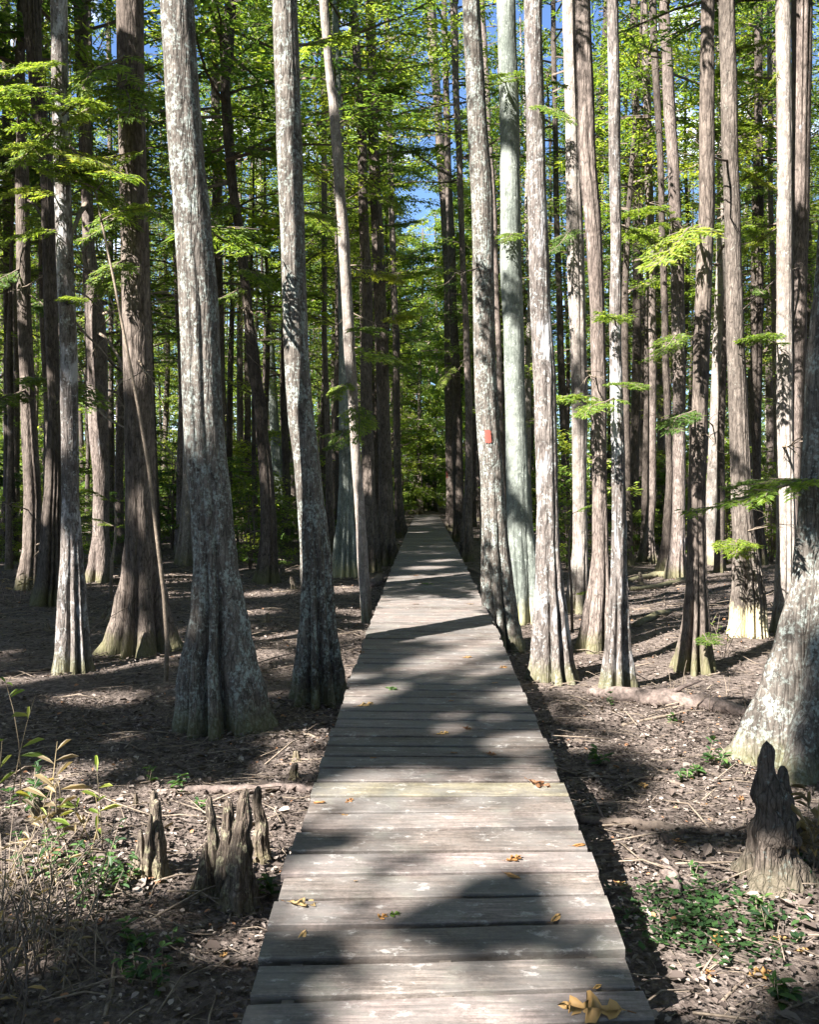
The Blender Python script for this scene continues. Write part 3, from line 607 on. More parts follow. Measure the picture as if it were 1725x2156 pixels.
def build_tree(line):
    key, bk, by, prof, H, ci, nfl, label = parse(line)
    bx = (prof[-1][1]+prof[-1][2])/2; b = on_ground(bx, by); Y = b.y
    t = empty('cypress_tree', (b.x, Y, b.z)); tag(t, label, 'tree', 'cypress trees lining the boardwalk')
    tab = []
    for (y_, xl, xr) in prof[::-1]:
        p = at((xl+xr)/2, y_, Y); r = abs(xr-xl)/2/F*Y
        tab.append((p.z-b.z, p.x-b.x, 0.0, r))
    tab = [(-.35, tab[0][1], 0, tab[0][3]*1.12)]+[q for q in tab if q[0] > -.3]
    # carry on above the frame
    a_, b_ = tab[-2], tab[-1]; sl = (b_[1]-a_[1])/max(.5, b_[0]-a_[0])*.45; sy = rng.uniform(-.02, .03); H = max(H, b_[0]+5)
    tab = [(z, x, sy*max(0, z), r) for z, x, _, r in tab]
    z, x, yy, r = tab[-1]
    for q in (.35, .7, 1.0):
        zz = z+(H-z)*q; tab.append((zz, x+sl*(zz-z)*(1-.4*q)+rng.uniform(-.08, .08), sy*zz, max(.025, r*(1-.8*q))))
    me = trunk_mesh('trunk', tab, BK[bk], hash_(key), nfl, 84 if Y < 16 else 48, zvis=min(H, b_[0]+1))
    link('trunk', me, t)
    if ci >= 0:
        s = rng.uniform(.85, 1.1); xt, yt, _ = interp(tab, H-7); lc = Vector((xt, yt, max(6.5, H-10))); rz_ = rng.uniform(0, 6)
        me = thinned(CROWNS_TALL[ci], tuple(b+lc), rz_, s, seed=len(TREEOBJ)); c = link('crown', me, t)
        c.location = lc; c.rotation_euler = (0, 0, rz_); c.scale = (s, s, s)
    TREEOBJ[key] = (t, tab, Y); return t
def hash_(k): return sum(ord(c)*(i+7) for i, c in enumerate(k))*13
for ln in TREES.strip().splitlines(): build_tree(ln)
# paint blazes on two trunks
def blaze(key, px, py, w, h, label):
    t, tab, Y = TREEOBJ[key]; p = at(px, py, Y); z0 = p.z-t.location.z; mb = MB(); x, y_, r = interp(tab, z0)
    th0 = -math.pi/2+math.asin(max(-.9, min(.9, (p.x-t.location.x-x)/r))); V = []; hw = w/2/F*Y/r; hh = h/2/F*Y
    nu, nv = 8, 10; rg = random.Random(3)
    for j in range(nv+1):
        for i in range(nu+1):
            zz = z0+hh*(2*j/nv-1); xx, yy, rr = interp(tab, zz); edge = rg.uniform(.8, 1.08) if i in (0, nu) else 1
            a = th0+hw*(2*i/nu-1)*edge; rr = rr*1.045
            V.append((xx+rr*math.cos(a), yy+rr*math.sin(a), zz+(rg.uniform(-.008, .008) if j in (0, nv) else 0)))
    mb.add(V, [(j*(nu+1)+i, j*(nu+1)+i+1, (j+1)*(nu+1)+i+1, (j+1)*(nu+1)+i) for j in range(nv) for i in range(nu)], 0, .5)
    o = link('blaze', mb.mesh('blaze', [M_red]), t); o["label"] = label
blaze('u', 1025, 921, 13, 26, 'orange red painted rectangle'); blaze('r', 941, 1000, 5, 13, 'small orange painted mark')
# boughs and dead branches on named trees: key, at x y (start), to x y (tip), kind, index, extra depth at the tip
BR = [('v', 1100, 170, 1046, 150, 'a', 0, -.6), ('v', 1095, 160, 1180, 158, 'a', 1, -.4), ('v', 1098, 490, 1064, 494, 'a', 2, -.5), ('w', 1150, 215, 1190, 240, 'a', 3, -.5),
 ('F', 1660, 462, 1490, 474, 'c', 0, .8), ('F', 1655, 470, 1560, 520, 'c', 1, .5), ('F', 1655, 340, 1520, 380, 'a', 2, .9), ('F', 1665, 250, 1500, 262, 'a', 1, 1.0), ('F', 1662, 400, 1570, 352, 'c', 3, .4),
 ('F', 1664, 120, 1600, 200, 'c', 2, .3), ('F', 1660, 150, 1520, 145, 'a', 0, .9), ('F', 1650, 60, 1530, 110, 'a', 3, .6), ('F', 1662, 330, 1600, 370, 'a', 0, .3),
 ('B', 1470, 476, 1378, 498, 'c', 2, -1.0), ('A', 1420, 440, 1320, 430, 'a', 1, -1.2), ('A', 1420, 452, 1340, 480, 'a', 0, -1.2), ('A', 1440, 470, 1490, 500, 'c', 3, -1.2),
 ('H', 1683, 1012, 1490, 1026, 'a', 2, -.2), ('H', 1684, 1008, 1560, 1000, 'b', 1, .5), ('F', 1650, 720, 1570, 690, 'a', 1, -.6), ('F', 1650, 640, 1590, 600, 'b', 0, .6),
 ('y', 1262, 845, 1168, 826, 'a', 3, -.9), ('z', 1296, 835, 1232, 860, 'a', 0, -.5), ('z', 1300, 810, 1345, 800, 'a', 1, -.5), ('z', 1292, 690, 1275, 640, 'a', 2, -.5),
 ('k', 742, 690, 806, 688, 'c', 0, -.6), ('k', 740, 735, 828, 740, 'c', 1, -.9), ('k', 752, 850, 760, 905, 'a', 2, -.7), ('k', 744, 800, 700, 830, 'a', 3, -.6), ('k', 730, 560, 842, 586, 'c', 3, .3), ('k', 748, 870, 790, 890, 'c', 1, -.4),
 ('o', 800, 600, 890, 560, 'a', 1, -1), ('o', 808, 755, 880, 775, 'a', 2, -1), ('r', 940, 770, 985, 745, 'a', 0, -1.2), ('s', 958, 760, 925, 800, 'c', 2, -1),
 ('d', 130, 300, 20, 200, 'c', 0, -.9), ('d', 130, 260, 40, 320, 'c', 1, -.8), ('d', 135, 420, 20, 380, 'c', 2, -.7), ('d', 148, 310, 250, 350, 'c', 3, -.9), ('d', 148, 360, 280, 420, 'a', 2, -.6), ('d', 140, 180, 60, 130, 'a', 0, -.5),
 ('d', 130, 480, -20, 500, 'a', 1, -.6), ('d', 128, 210, -20, 170, 'a', 3, -1.2), ('f', 260, 180, 130, 230, 'c', 1, -1.2), ('f', 262, 440, 180, 470, 'a', 2, -.9), ('f', 300, 430, 360, 455, 'c', 0, -.9), ('f', 300, 190, 255, 205, 'a', 1, -1.2),
 ('b', 45, 620, 130, 660, 'b', 0, -1), ('b', 45, 560, -30, 600, 'b', 1, -1), ('b', 50, 790, 170, 800, 'b', 2, -2.2), ('b', 50, 820, -20, 840, 'b', 1, -2), ('d', 150, 640, 160, 620, 'a', 3, -.5),
 ('h', 480, 300, 600, 330, 'c', 0, -1), ('h', 490, 420, 420, 470, 'a', 1, -1), ('h', 510, 560, 560, 590, 'a', 3, -1), ('j', 640, 440, 700, 460, 'b', 2, .6), ('j', 625, 95, 720, 70, 'a', 0, .9),
 ('n', 760, 200, 860, 170, 'b', 0, -1.5), ('n', 765, 330, 880, 345, 'b', 1, -1.5), ('n', 760, 130, 690, 160, 'b', 2, -1.5), ('o', 790, 330, 920, 300, 'b', 3, -1), ('n', 765, 400, 840, 420, 'b', 2, -.8), ('o', 785, 480, 880, 460, 'b', 0, .5), ('l', 712, 60, 640, 100, 'b', 1, -.8), ('l', 714, 130, 840, 110, 'b', 3, -1.2),
 ('d', 128, 330, 20, 280, 'c', 2, -.9), ('d', 134, 380, 240, 330, 'a', 1, -1.0), ('d', 128, 250, 200, 200, 'c', 0, -.8), ('d', 125, 150, 10, 120, 'a', 2, -.8), ('f', 265, 330, 150, 330, 'c', 3, -1.0), ('f', 262, 120, 170, 160, 'a', 0, -1.2), ('b', 75, 150, 0, 190, 'c', 0, -1.5), ('b', 45, 420, 120, 470, 'c', 1, -1.5), ('f', 275, 540, 200, 580, 'b', 2, -1),
 ('z', 1300, 470, 1370, 500, 'a', 0, .5), ('x', 1210, 480, 1160, 520, 'b', 3, -.5), ('A', 1430, 700, 1380, 730, 'a', 2, -.9), ('B', 1470, 860, 1410, 880, 'b', 1, -.7), ('C', 1575, 1130, 1540, 1150, 'a', 3, -.9), ('B', 1455, 1330, 1500, 1345, 'b', 0, -.6), ('D', 1510, 620, 1450, 600, 'a', 1, -1),
 ('g', 430, 480, 520, 500, 'b', 3, 1.2), ('h', 500, 600, 440, 640, 'a', 0, -.8), ('l', 715, 520, 650, 560, 'b', 1, -1), ('m', 683, 640, 640, 600, 'a', 2, -1), ('q', 735, 900, 700, 930, 'b', 3, -1.2), ('p', 835, 700, 890, 720, 'b', 0, -1.5), ('o', 805, 680, 870, 660, 'c', 3, -1),
 ('Y0', 0, 0, 0, 0, 'a', 0, 0)]
rg = random.Random(9)
def add_bough(key, x0, y0, x1, y1, kind, i, dz):
    t, tab, Y = TREEOBJ[key]; a = at(x0, y0, Y); xx, yy, rr = interp(tab, a.z-t.location.z); a = Vector((t.location.x+xx, Y+yy, a.z)); b = at(x1, y1, Y+dz)
    d = b-a; L = d.length; f, w = get_bough(kind, i)
    o = link('branch', w, t); o.location = a-t.location
    o.rotation_mode = 'QUATERNION'; q = d.to_track_quat('X', 'Z'); o.rotation_quaternion = q; s = L*1.08; o.scale = (s, s, s)
    if s > 1.6: o.scale = (s, s*.75, s*.75)
    link('foliage', f, o)
for row in BR:
    if row[0] in TREEOBJ: add_bough(*row)
DB = [dead_branch_mesh(300+i, 1.0, M_twig, 6, .8) for i in range(4)]+[dead_branch_mesh(310+i, 1.0, M_twigd, 3, .2) for i in range(3)]
DBR = [('e', 205, 430, 130, 640, 0, -2.5), ('e', 205, 520, 110, 660, 1, -2.5), ('e', 210, 500, 160, 580, 2, -2), ('e', 210, 660, 260, 640, 1, -2), ('e', 215, 860, 265, 905, 2, -2), ('e', 200, 700, 240, 760, 3, -2), ('f', 300, 760, 318, 800, 0, -.8), ('j', 640, 700, 600, 780, 5, .4),
 ('h', 527, 640, 500, 720, 0, -.9), ('h', 527, 650, 560, 700, 1, -.9), ('h', 527, 690, 515, 615, 2, -.9), ('l', 708, 360, 650, 365, 4, -.6), ('l', 712, 410, 690, 350, 5, -.6), ('l', 718, 370, 760, 410, 0, -.6), ('l', 705, 190, 640, 220, 4, -.5), ('k', 738, 560, 822, 562, 3, -.2), ('k', 745, 650, 810, 700, 1, -.3),
 ('b', 40, 490, 100, 560, 4, -1), ('b', 62, 1080, 0, 1060, 0, -1), ('b', 60, 1150, 110, 1110, 1, -1), ('z', 1305, 390, 1378, 405, 3, .6), ('s', 960, 790, 1000, 740, 0, -1), ('s', 960, 780, 915, 800, 1, -1), ('C', 1580, 1120, 1625, 1100, 2, -.6), ('B', 1480, 920, 1530, 900, 4, -.6), ('D', 1510, 900, 1470, 880, 5, -1),
 ('u', 1015, 560, 985, 600, 5, -.6), ('A', 1440, 900, 1400, 860, 4, -.5), ('y', 1250, 790, 1180, 800, 1, -.5), ('G', 1690, 560, 1640, 590, 4, -1), ('C', 1560, 330, 1500, 350, 6, -.8), ('F', 1650, 935, 1590, 950, 1, -.8), ('n', 770, 380, 880, 350, 6, -.5), ('o', 800, 420, 700, 480, 6, -1), ('i', 560, 200, 640, 180, 5, -1), ('f', 285, 1270, 240, 1290, 4, -.6), ('g', 560, 1400, 600, 1410, 4, .2)]
for (key, x0, y0, x1, y1, i, dz) in DBR:
    t, tab, Y = TREEOBJ[key]; a = at(x0, y0, Y); xx, yy, rr = interp(tab, a.z-t.location.z); a = Vector((t.location.x+xx, Y+yy, a.z)); b = at(x1, y1, Y+dz); d = b-a
    o = link('dead_branch', DB[i], t); o.location = a-t.location; o.rotation_mode = 'QUATERNION'; o.rotation_quaternion = d.to_track_quat('X', 'Z'); L = d.length*1.05; o.scale = (L, L, L)
# saplings: crooked thin stems
def sapling(pts, by, mat, label, w0, w1, name='sapling', boughs=()):
    b = on_ground(pts[0][0], by); Y = b.y; t = empty(name, b); tag(t, label, 'sapling'); mb = MB(); P = [(0, 0, -.2)]
    for (px, py) in pts[1:]:
        p = at(px, py, Y)-b; P.append(tuple(p))
    n = len(P); mb.tube(P, [(w0+(w1-w0)*i/(n-1))/2/F*Y for i in range(n)], 9); link('stem', mb.mesh('stem', [mat]), t)
    for (i, dx, dy, dz, kind, k) in boughs:
        f, w = get_bough(kind, k); o = link('branch', w, t); o.location = P[i]; d = Vector((dx, dy, dz)); o.rotation_mode = 'QUATERNION'; o.rotation_quaternion = d.to_track_quat('X', 'Z'); L = d.length; o.scale = (L, L, L); link('foliage', f, o)
    return t
sapling([(348, 1436), (352, 1352), (345, 1250), (331, 1135), (313, 985), (290, 852), (264, 719), (240, 590), (214, 467), (200, 400)], 1436, M_twig, 'thin crooked yellowish sapling crossing in front of the wide fluted cypress', 10, 4, boughs=[(9, -.6, .1, .3, 'c', 1), (8, .5, -.2, .2, 'c', 2), (9, .3, .2, .5, 'a', 1)])
sapling([(232, 1262), (236, 1180), (246, 1110), (240, 1060)], 1262, M_twig, 'tiny bare sapling with yellow leaves right of the pinkish cypress', 8, 3, boughs=[(2, -.5, .1, .2, 'c', 0), (3, .5, .2, .2, 'c', 1), (2, .4, -.3, .1, 'a', 3), (3, -.4, -.3, .35, 'c', 2)])
sapling([(1206, 1330), (1204, 1250), (1198, 1160), (1205, 1080)], 1330, M_twigd, 'slender green leafy sapling between the white peeling trunk and the pale squeezed one', 7, 3, boughs=[(2, -.4, -.2, .1, 'a', 0), (3, .4, -.1, .2, 'a', 1), (1, .3, -.3, .1, 'b', 2)])
sapling([(1118, 1280), (1117, 1200), (1122, 1110)], 1280, M_twigd, 'green leafy sapling in front of the smooth pale grey green trunk', 5, 2, boughs=[(2, -.28, -.1, .05, 'a', 3), (2, .2, -.1, .15, 'a', 1), (1, .3, -.2, -.05, 'a', 2)])
# ---------------------------------------------------------------- the forest behind and around
def proto_trunk(seed, mat, H, r, fl):
    rg = random.Random(seed); tab = [(-.4, 0, 0, r*fl*1.1), (0, 0, 0, r*fl), (.5, 0, 0, r*(1+(fl-1)*.5)), (1.2, rg.uniform(-.04, .04), 0, r*(1+(fl-1)*.2)), (2.4, rg.uniform(-.06, .06), 0, r*1.04)]
    x = y_ = 0
    for q in range(1, 8):
        z = 2.4+(H-2.4)*q/7; x += rg.uniform(-.16, .16); y_ += rg.uniform(-.12, .12); tab.append((z, x, y_, max(.03, r*(1-.75*q/7))))
    return trunk_mesh('trunk', tab, mat, seed, rg.choice([6, 7, 8]), 14, zvis=3, rb=r)
PT = []
for i, (mk, r, fl) in enumerate([('dark', .14, 2.2), ('brown', .16, 2.4), ('dark', .11, 1.8), ('pink', .15, 2.1), ('brown', .19, 2.4), ('pale', .12, 1.9), ('dark', .17, 2.2), ('pink', .10, 1.7), ('brown', .12, 2.0)]):
    PT.append(proto_trunk(500+i, BK[mk], 20, r, fl))
stubs = [dead_branch_mesh(400+i, 1.2, M_twigd, 3, .3) for i in range(3)]
def bgtree(x, y, k, crown, cz, s, label, group, cs=1.0, name='forest_tree', rz=None, extra=None):
    t = empty(name, (x, y, gh(x, y)), rng.uniform(0, 6.28) if rz is None else rz); t.scale = (s, s, s*rng.uniform(.9, 1.1)); tag(t, label, 'tree', group)
    link('trunk', PT[k], t); rz2 = rng.uniform(0, 6.28)
    if y < 26:
        rz1 = t.rotation_euler.z; t.scale = (s, s, s); crown = thinned(crown, (x, y, t.location.z+cz*s), rz1+rz2, s, seed=len(placed)+int(abs(x)*100), extra=extra)
    c = link('crown', crown, t, (0, 0, cz)); c.rotation_euler = (0, 0, rz2)
    if y >= 26: c.scale = (1, 1, max(.9, (20.6-cz)/CH[crown.name]))
    return t
placed = [(o.location.x, o.location.y) for o, _, _ in TREEOBJ.values()]
def free(x, y, dmin):
    return all((x-a)**2+(y-b)**2 > dmin*dmin for a, b in placed)
rng = random.Random(2024)
cnt = 0; tries = 0
while cnt < 200 and tries < 20000:
    tries += 1
    y = 22+ (rng.random()**.9)*60; hw = .47*y+3; x = rng.uniform(-hw, hw); c = deck_c(y)
    if abs(x-c) < 1.5+ .012*y or not free(x, y, 1.2 if y < 45 else 1.8): continue
    px = CX+x/y*F
    if 790 < px < 880 and y < 30: continue
    if px < 860 and 590 < px and y < 30 and rng.random() < .6: continue
    placed.append((x, y)); cnt += 1
    far = y > 46
    if far: cr_, cz = rng.choice(CROWNS_LOW), rng.uniform(1.0, 4.0)
    else:
        cr_, cz = rng.choice(CROWNS_TALL+CROWNS_LOW[:2]), rng.uniform(4.5, 8.5)
    side = 'left of' if x < c else 'right of'
    if far: lab, gr = f'distant slim trunk with leafy crown in the far wood {side} the boardwalk', f'distant trees {side} the boardwalk'
    else: lab, gr = f'slim shaded trunk in the middle distance {side} the boardwalk, behind the large ones', f'middle distance trees {side} the boardwalk'
    bgtree(x, y, rng.randrange(len(PT)), cr_, cz, rng.uniform(.75, 1.1), lab, gr)
for (x_, y_, k_, c_, cz_) in [(-3.2, 36, 0, 5, 9.5), (2.6, 41, 2, 3, 9), (-2.4, 46, 6, 4, 8), (-1.8, 39, 2, 5, 11), (1.9, 50, 0, 3, 7), (-1.6, 57, 3, 3, .3), (1.9, 59, 4, 4, .2), (.1, 64, 2, 5, .2), (-2.9, 68, 1, 3, .3), (3.4, 65, 0, 4, 0), (1.2, 72, 5, 5, .5), (-1.0, 80, 5, 3, .5), (3, 82, 5, 4, .5), (-.4, 57, 1, 0, .5), (1.6, 55, 0, 1, .8), (-2.2, 56, 2, 2, .6), (3.0, 60, 4, 0, 1), (.6, 62, 3, 1, .4), (-1.4, 66, 5, 0, 1.2), (2.2, 70, 6, 2, .4), (-3.6, 62, 7, 1, .8), (.2, 76, 8, 0, .5), (-3.0, 74, 0, 1, 1), (4.2, 68, 1, 1, .8), (-.6, 58, 7, 1, 3.0)]:
    placed.append((x_+deck_c(y_), y_)); bgtree(x_+deck_c(y_), y_, k_, (CROWNS_LOW+CROWNS_WIDE)[c_], cz_, .95, 'leafy tree closing the view beyond the far end of the boardwalk', 'trees beyond the end of the boardwalk')
cnt = 0; tries = 0
while cnt < 60 and tries < 9000:
    tries += 1
    y = rng.uniform(20, 52); hw = .47*y+2; x = rng.uniform(-hw, hw); c = deck_c(y)
    if abs(x-c) < 1.6+.012*y or not free(x, y, .9): continue
    placed.append((x, y)); cnt += 1
    bgtree(x, y, rng.choice([0, 2, 6, 8, 7]), rng.choice(CROWNS_TALL), rng.uniform(9, 12), rng.uniform(.6, .85), 'thin trunk', 'middle distance thin trees '+('left' if x < c else 'right')+' of the boardwalk')
# unseen trees added beside and behind the camera, their crowns shade the scene
SHT = []; cnt = 0; tries = 0
while cnt < 52 and tries < 20000:
    tries += 1
    x = rng.uniform(-34, 12); y = rng.uniform(-22, 24)
    if abs(x-deck_c(y)) < 1.9 or (y > 0 and abs(x) < .50*y+1.2) or (abs(y) < 2.5 and abs(x) < 2.6) or not free(x, y, 3.0): continue
    if x > 4 and y < -2: continue
    if blocks(x, y) > 3: continue
    placed.append((x, y)); cnt += 1; SHT.append((x, y, rng.randrange(len(PT)), rng.choice(CROWNS_WIDE), rng.uniform(7.5, 10), rng.uniform(.9, 1.1)))
EX = [[] for _ in SHT]; rgs = random.Random(31)
def shade(P, rad):  # adds a leaf clump to an unseen tree, blocking the sun from this point
    best = None
    for t in (10, 12, 14, 16, 18, 20):
        Q = np.array(P)+SDIR*t*rgs.uniform(.95, 1.05)
        if Q[2] < 8.5 or Q[2] > 16: continue
        for i, q in enumerate(SHT):
            d = math.hypot(Q[0]-q[0], Q[1]-q[1])
            if best is None or d < best[0]: best = (d, i, Q)
    if best and best[0] < 4.5: EX[best[1]].append((best[2], rad))
for py_ in list(range(1135, 1290, 14))+list(range(1290, 2160, 34)):
    for px_ in range(-60, 1800, 44):
        a_, b_ = px_+rgs.uniform(-16, 16), py_+rgs.uniform(-12, 12)
        if py_ < 1290: b_ = py_+rgs.uniform(-6, 6)
        if rgs.random() < .80: shade(on_ground(a_, b_), .6 if b_ < 1290 else (.40 if b_ < 1700 else .30))
for key, (t_, tab_, Y_t) in TREEOBJ.items():
    if Y_t > 13.5: continue
    for q in range(26):
        z_ = .4+q*.3; x_, y__, r_ = interp(tab_, z_); shade((t_.location.x+x_, t_.location.y, z_), .28)
for (x, y, k_, c_, cz_, s_), ex in zip(SHT, EX):
    bgtree(x, y, k_, c_, cz_, s_, 'unseen tall cypress added beside the camera to shade the scene', 'unseen trees added for shade beside and behind the camera', extra=ex)
cnt = 0; tries = 0  # more unseen trees, added to cut sky light from the right and behind
while cnt < 44 and tries < 9000:
    tries += 1
    x = rng.uniform(2, 34); y = rng.uniform(-26, 24)
    if rng.random() < .4: x = rng.uniform(-20, 8); y = rng.uniform(-34, -8)
    if abs(x-deck_c(y)) < 2.2 or (y > 0 and abs(x) < .50*y+2.6) or not free(x, y, 3.2): continue
    if x < -2 and y > -22 and blocks(x, y) > 2: continue
    placed.append((x, y)); cnt += 1
    bgtree(x, y, rng.randrange(len(PT)), rng.choice(CROWNS_WIDE), rng.uniform(4, 9), rng.uniform(.9, 1.1), 'unseen tall cypress added beside the camera to shade the scene', 'unseen trees added for shade beside and behind the camera')
# understory bushes and far wood
BUSH = [crown_mesh('leaves', 80+i, H, R0, 26, 150, mt, .16, .07, shape=.4) for i, (H, R0, mt) in enumerate([(3.4, 1.7, M_leafB), (4.2, 1.9, M_leafA), (2.6, 1.5, M_leafB), (3.4, 1.8, M_leafC)])]
def bush_stem(i):
    rg = random.Random(i); mb = MB()
    for q in range(4):
        mb.tube([(0, 0, -.2), (rg.uniform(-.2, .2), rg.uniform(-.2, .2), 1.2), (rg.uniform(-.5, .5), rg.uniform(-.5, .5), 3.0)], [.03, .022, .008], 5)
    return mb.mesh('stem', [M_twigd])
BS = [bush_stem(i) for i in range(2)]
cnt = 0; tries = 0
while cnt < 150 and tries < 4000:
    tries += 1
    y = 30+(rng.random()**.8)*52; hw = .48*y+2; x = rng.uniform(-hw, hw); c = deck_c(y)
    if y < 50 and abs(x-c) < 1.7: continue
    if x > c and y < 34: continue
    if not free(x, y, .7): continue
    placed.append((x, y)); cnt += 1
    side = 'left of' if x < c else 'right of'
    t = empty('understory_bush', (x, y, gh(x, y)), rng.uniform(0, 6)); s = rng.uniform(.7, 1.35); t.scale = (s, s, s)
    tag(t, f'leafy green understory bush deep in the wood {side} the boardwalk', 'bush', f'understory bushes {side} the boardwalk')
    link('stem', rng.choice(BS), t); link('leaves', rng.choice(BUSH), t, (0, 0, .15))
cnt = 0; tries = 0
while cnt < 58 and tries < 3000:
    tries += 1
    y = rng.uniform(21, 40); x = -rng.uniform(2.2, .48*y+1) if rng.random() < .72 else rng.uniform(3, .48*y+1)
    if not free(x, y, .6): continue
    placed.append((x, y)); cnt += 1; side = 'left of' if x < deck_c(y) else 'right of'
    t = empty('understory_bush', (x, y, gh(x, y)), rng.uniform(0, 6)); s = rng.uniform(.35, .95); t.scale = (s, s, s*1.2); tag(t, 'bush', 'bush', f'understory bushes {side} the boardwalk')
    link('stem', rng.choice(BS), t); link('leaves', rng.choice(BUSH), t, (0, 0, .15))
g = np.random.default_rng(3); n = 110000; Pp = []; cl = 900
for i in range(cl):
    yy = g.uniform(84, 128); xx = g.uniform(-.62*yy, .62*yy); hh = 19*g.uniform(0, 1)**1.5; s = g.uniform(1.2, 3.6)
    Pp.append(np.stack([g.normal(xx, s*.8, n//cl), g.normal(yy, s*.8, n//cl), np.abs(g.normal(hh, s*.55, n//cl))+.6], 1))
Pp = np.concatenate(Pp); D = g.normal(0, 1, Pp.shape); D[:, 2] *= .4; D /= np.linalg.norm(D, axis=1, keepdims=True)
V = frame_pts(Pp, D, g.uniform(.4, .8, len(Pp)), g.uniform(.2, .36, len(Pp)), .6, g)
tag(link('far_wood', quads_mesh('far_wood', V, 4, g.uniform(0, 1, len(Pp)), [M_leafB])), 'mass of green foliage closing the far end of the forest', 'woodland', kind='stuff')
# ---------------------------------------------------------------- leaf litter and twigs
g = np.random.default_rng(8)
def scatter(n, y0, y1, size, spread):
    yy = y0+(y1-y0)*g.uniform(0, 1, n)**.8; xx = g.uniform(-1, 1, n)*(.5*yy+1.2)
    return xx, yy, size*g.uniform(.55, 1.35, n)
A = [scatter(40000, 2.2, 8.5, .030, 0), scatter(1800, 2.2, 8.5, .07, 0), scatter(26000, 8, 20, .045, 0), scatter(8000, 19, 42, .08, 0)]
xx = np.concatenate([a[0] for a in A]); yy = np.concatenate([a[1] for a in A]); ss = np.concatenate([a[2] for a in A])
keep = np.abs(xx-(.075+.0178*yy)) > .62
xx, yy, ss = xx[keep], yy[keep], ss[keep]
zz = np.array([gh(a, b) for a, b in zip(xx, yy)])
n = len(xx); az = g.uniform(0, 6.283, n); tilt = g.normal(0, .26, n); roll = g.normal(0, .28, n); fold = g.uniform(.05, .45, n)
loc = np.zeros((n, 6, 3)); L = ss; Wd = ss*g.uniform(.12, .42, n)
shape = [(0, 0), (.35, 1), (.75, .8), (1, 0), (.7, -.85), (.3, -1)]
for i, (u, w) in enumerate(shape):
    loc[:, i, 0] = (u-.5)*L; loc[:, i, 1] = w*Wd; loc[:, i, 2] = abs(w)*Wd*fold+(.08*L*math.sin(u*3))
cy, sy = np.cos(tilt), np.sin(tilt); X = loc[..., 0]*cy[:, None]-loc[..., 2]*sy[:, None]; Z = loc[..., 0]*sy[:, None]+loc[..., 2]*cy[:, None]
cr_, sr = np.cos(roll), np.sin(roll); Y_ = loc[..., 1]*cr_[:, None]-Z*sr[:, None]; Z = loc[..., 1]*sr[:, None]+Z*cr_[:, None]
ca, sa = np.cos(az), np.sin(az); Xw = X*ca[:, None]-Y_*sa[:, None]; Yw = X*sa[:, None]+Y_*ca[:, None]
V = np.stack([Xw+xx[:, None], Yw+yy[:, None], Z+(zz+.012+g.uniform(0, .02, n))[:, None]], -1)
near = np.clip((8-yy)/6, 0, 1); rn = np.clip(g.beta(2, 2.3, n)*.8+near*.12, 0, .84); rn[g.uniform(0, 1, n) < .015] = .98
tag(link('leaf_litter', quads_mesh('leaf_litter', V, 6, rn, [M_litter], faces_per=[[0, 1, 2, 3], [0, 3, 4, 5]])), 'brown and grey dead leaves covering the forest floor', 'leaf litter', kind='stuff')
mb = MB(); rg = random.Random(4)
for i in range(9000):
    y_ = 2.4+rg.random()**1.3*26; x = rg.uniform(-1, 1)*(.5*y_+1)
    if abs(x-deck_c(y_)) < .75: continue
    a = rg.gauss(0, .6) if rg.random() < .65 else rg.uniform(0, 3.14); big = rg.random() < .15; l = rg.uniform(.15, .55)*(1+y_*.03) if big else rg.uniform(.04, .16); r = (rg.uniform(.002, .005) if big else rg.uniform(.0008, .002))*(1+y_*.05); z = gh(x, y_)+rg.uniform(.008, .04); b = rg.uniform(-.1, .1)
    mb.tube([(x-l/2*math.cos(a), y_-l/2*math.sin(a), z), (x+b*l, y_+b*l, z+rg.uniform(0, .12)*l), (x+l/2*math.cos(a), y_+l/2*math.sin(a), z+rg.uniform(-.05, .1)*l)], [r, r*.9, r*.4], 4)
tag(link('twig_litter', mb.mesh('twig_litter', [M_twig])), 'fine fallen twigs scattered over the forest floor', 'twigs', kind='stuff')
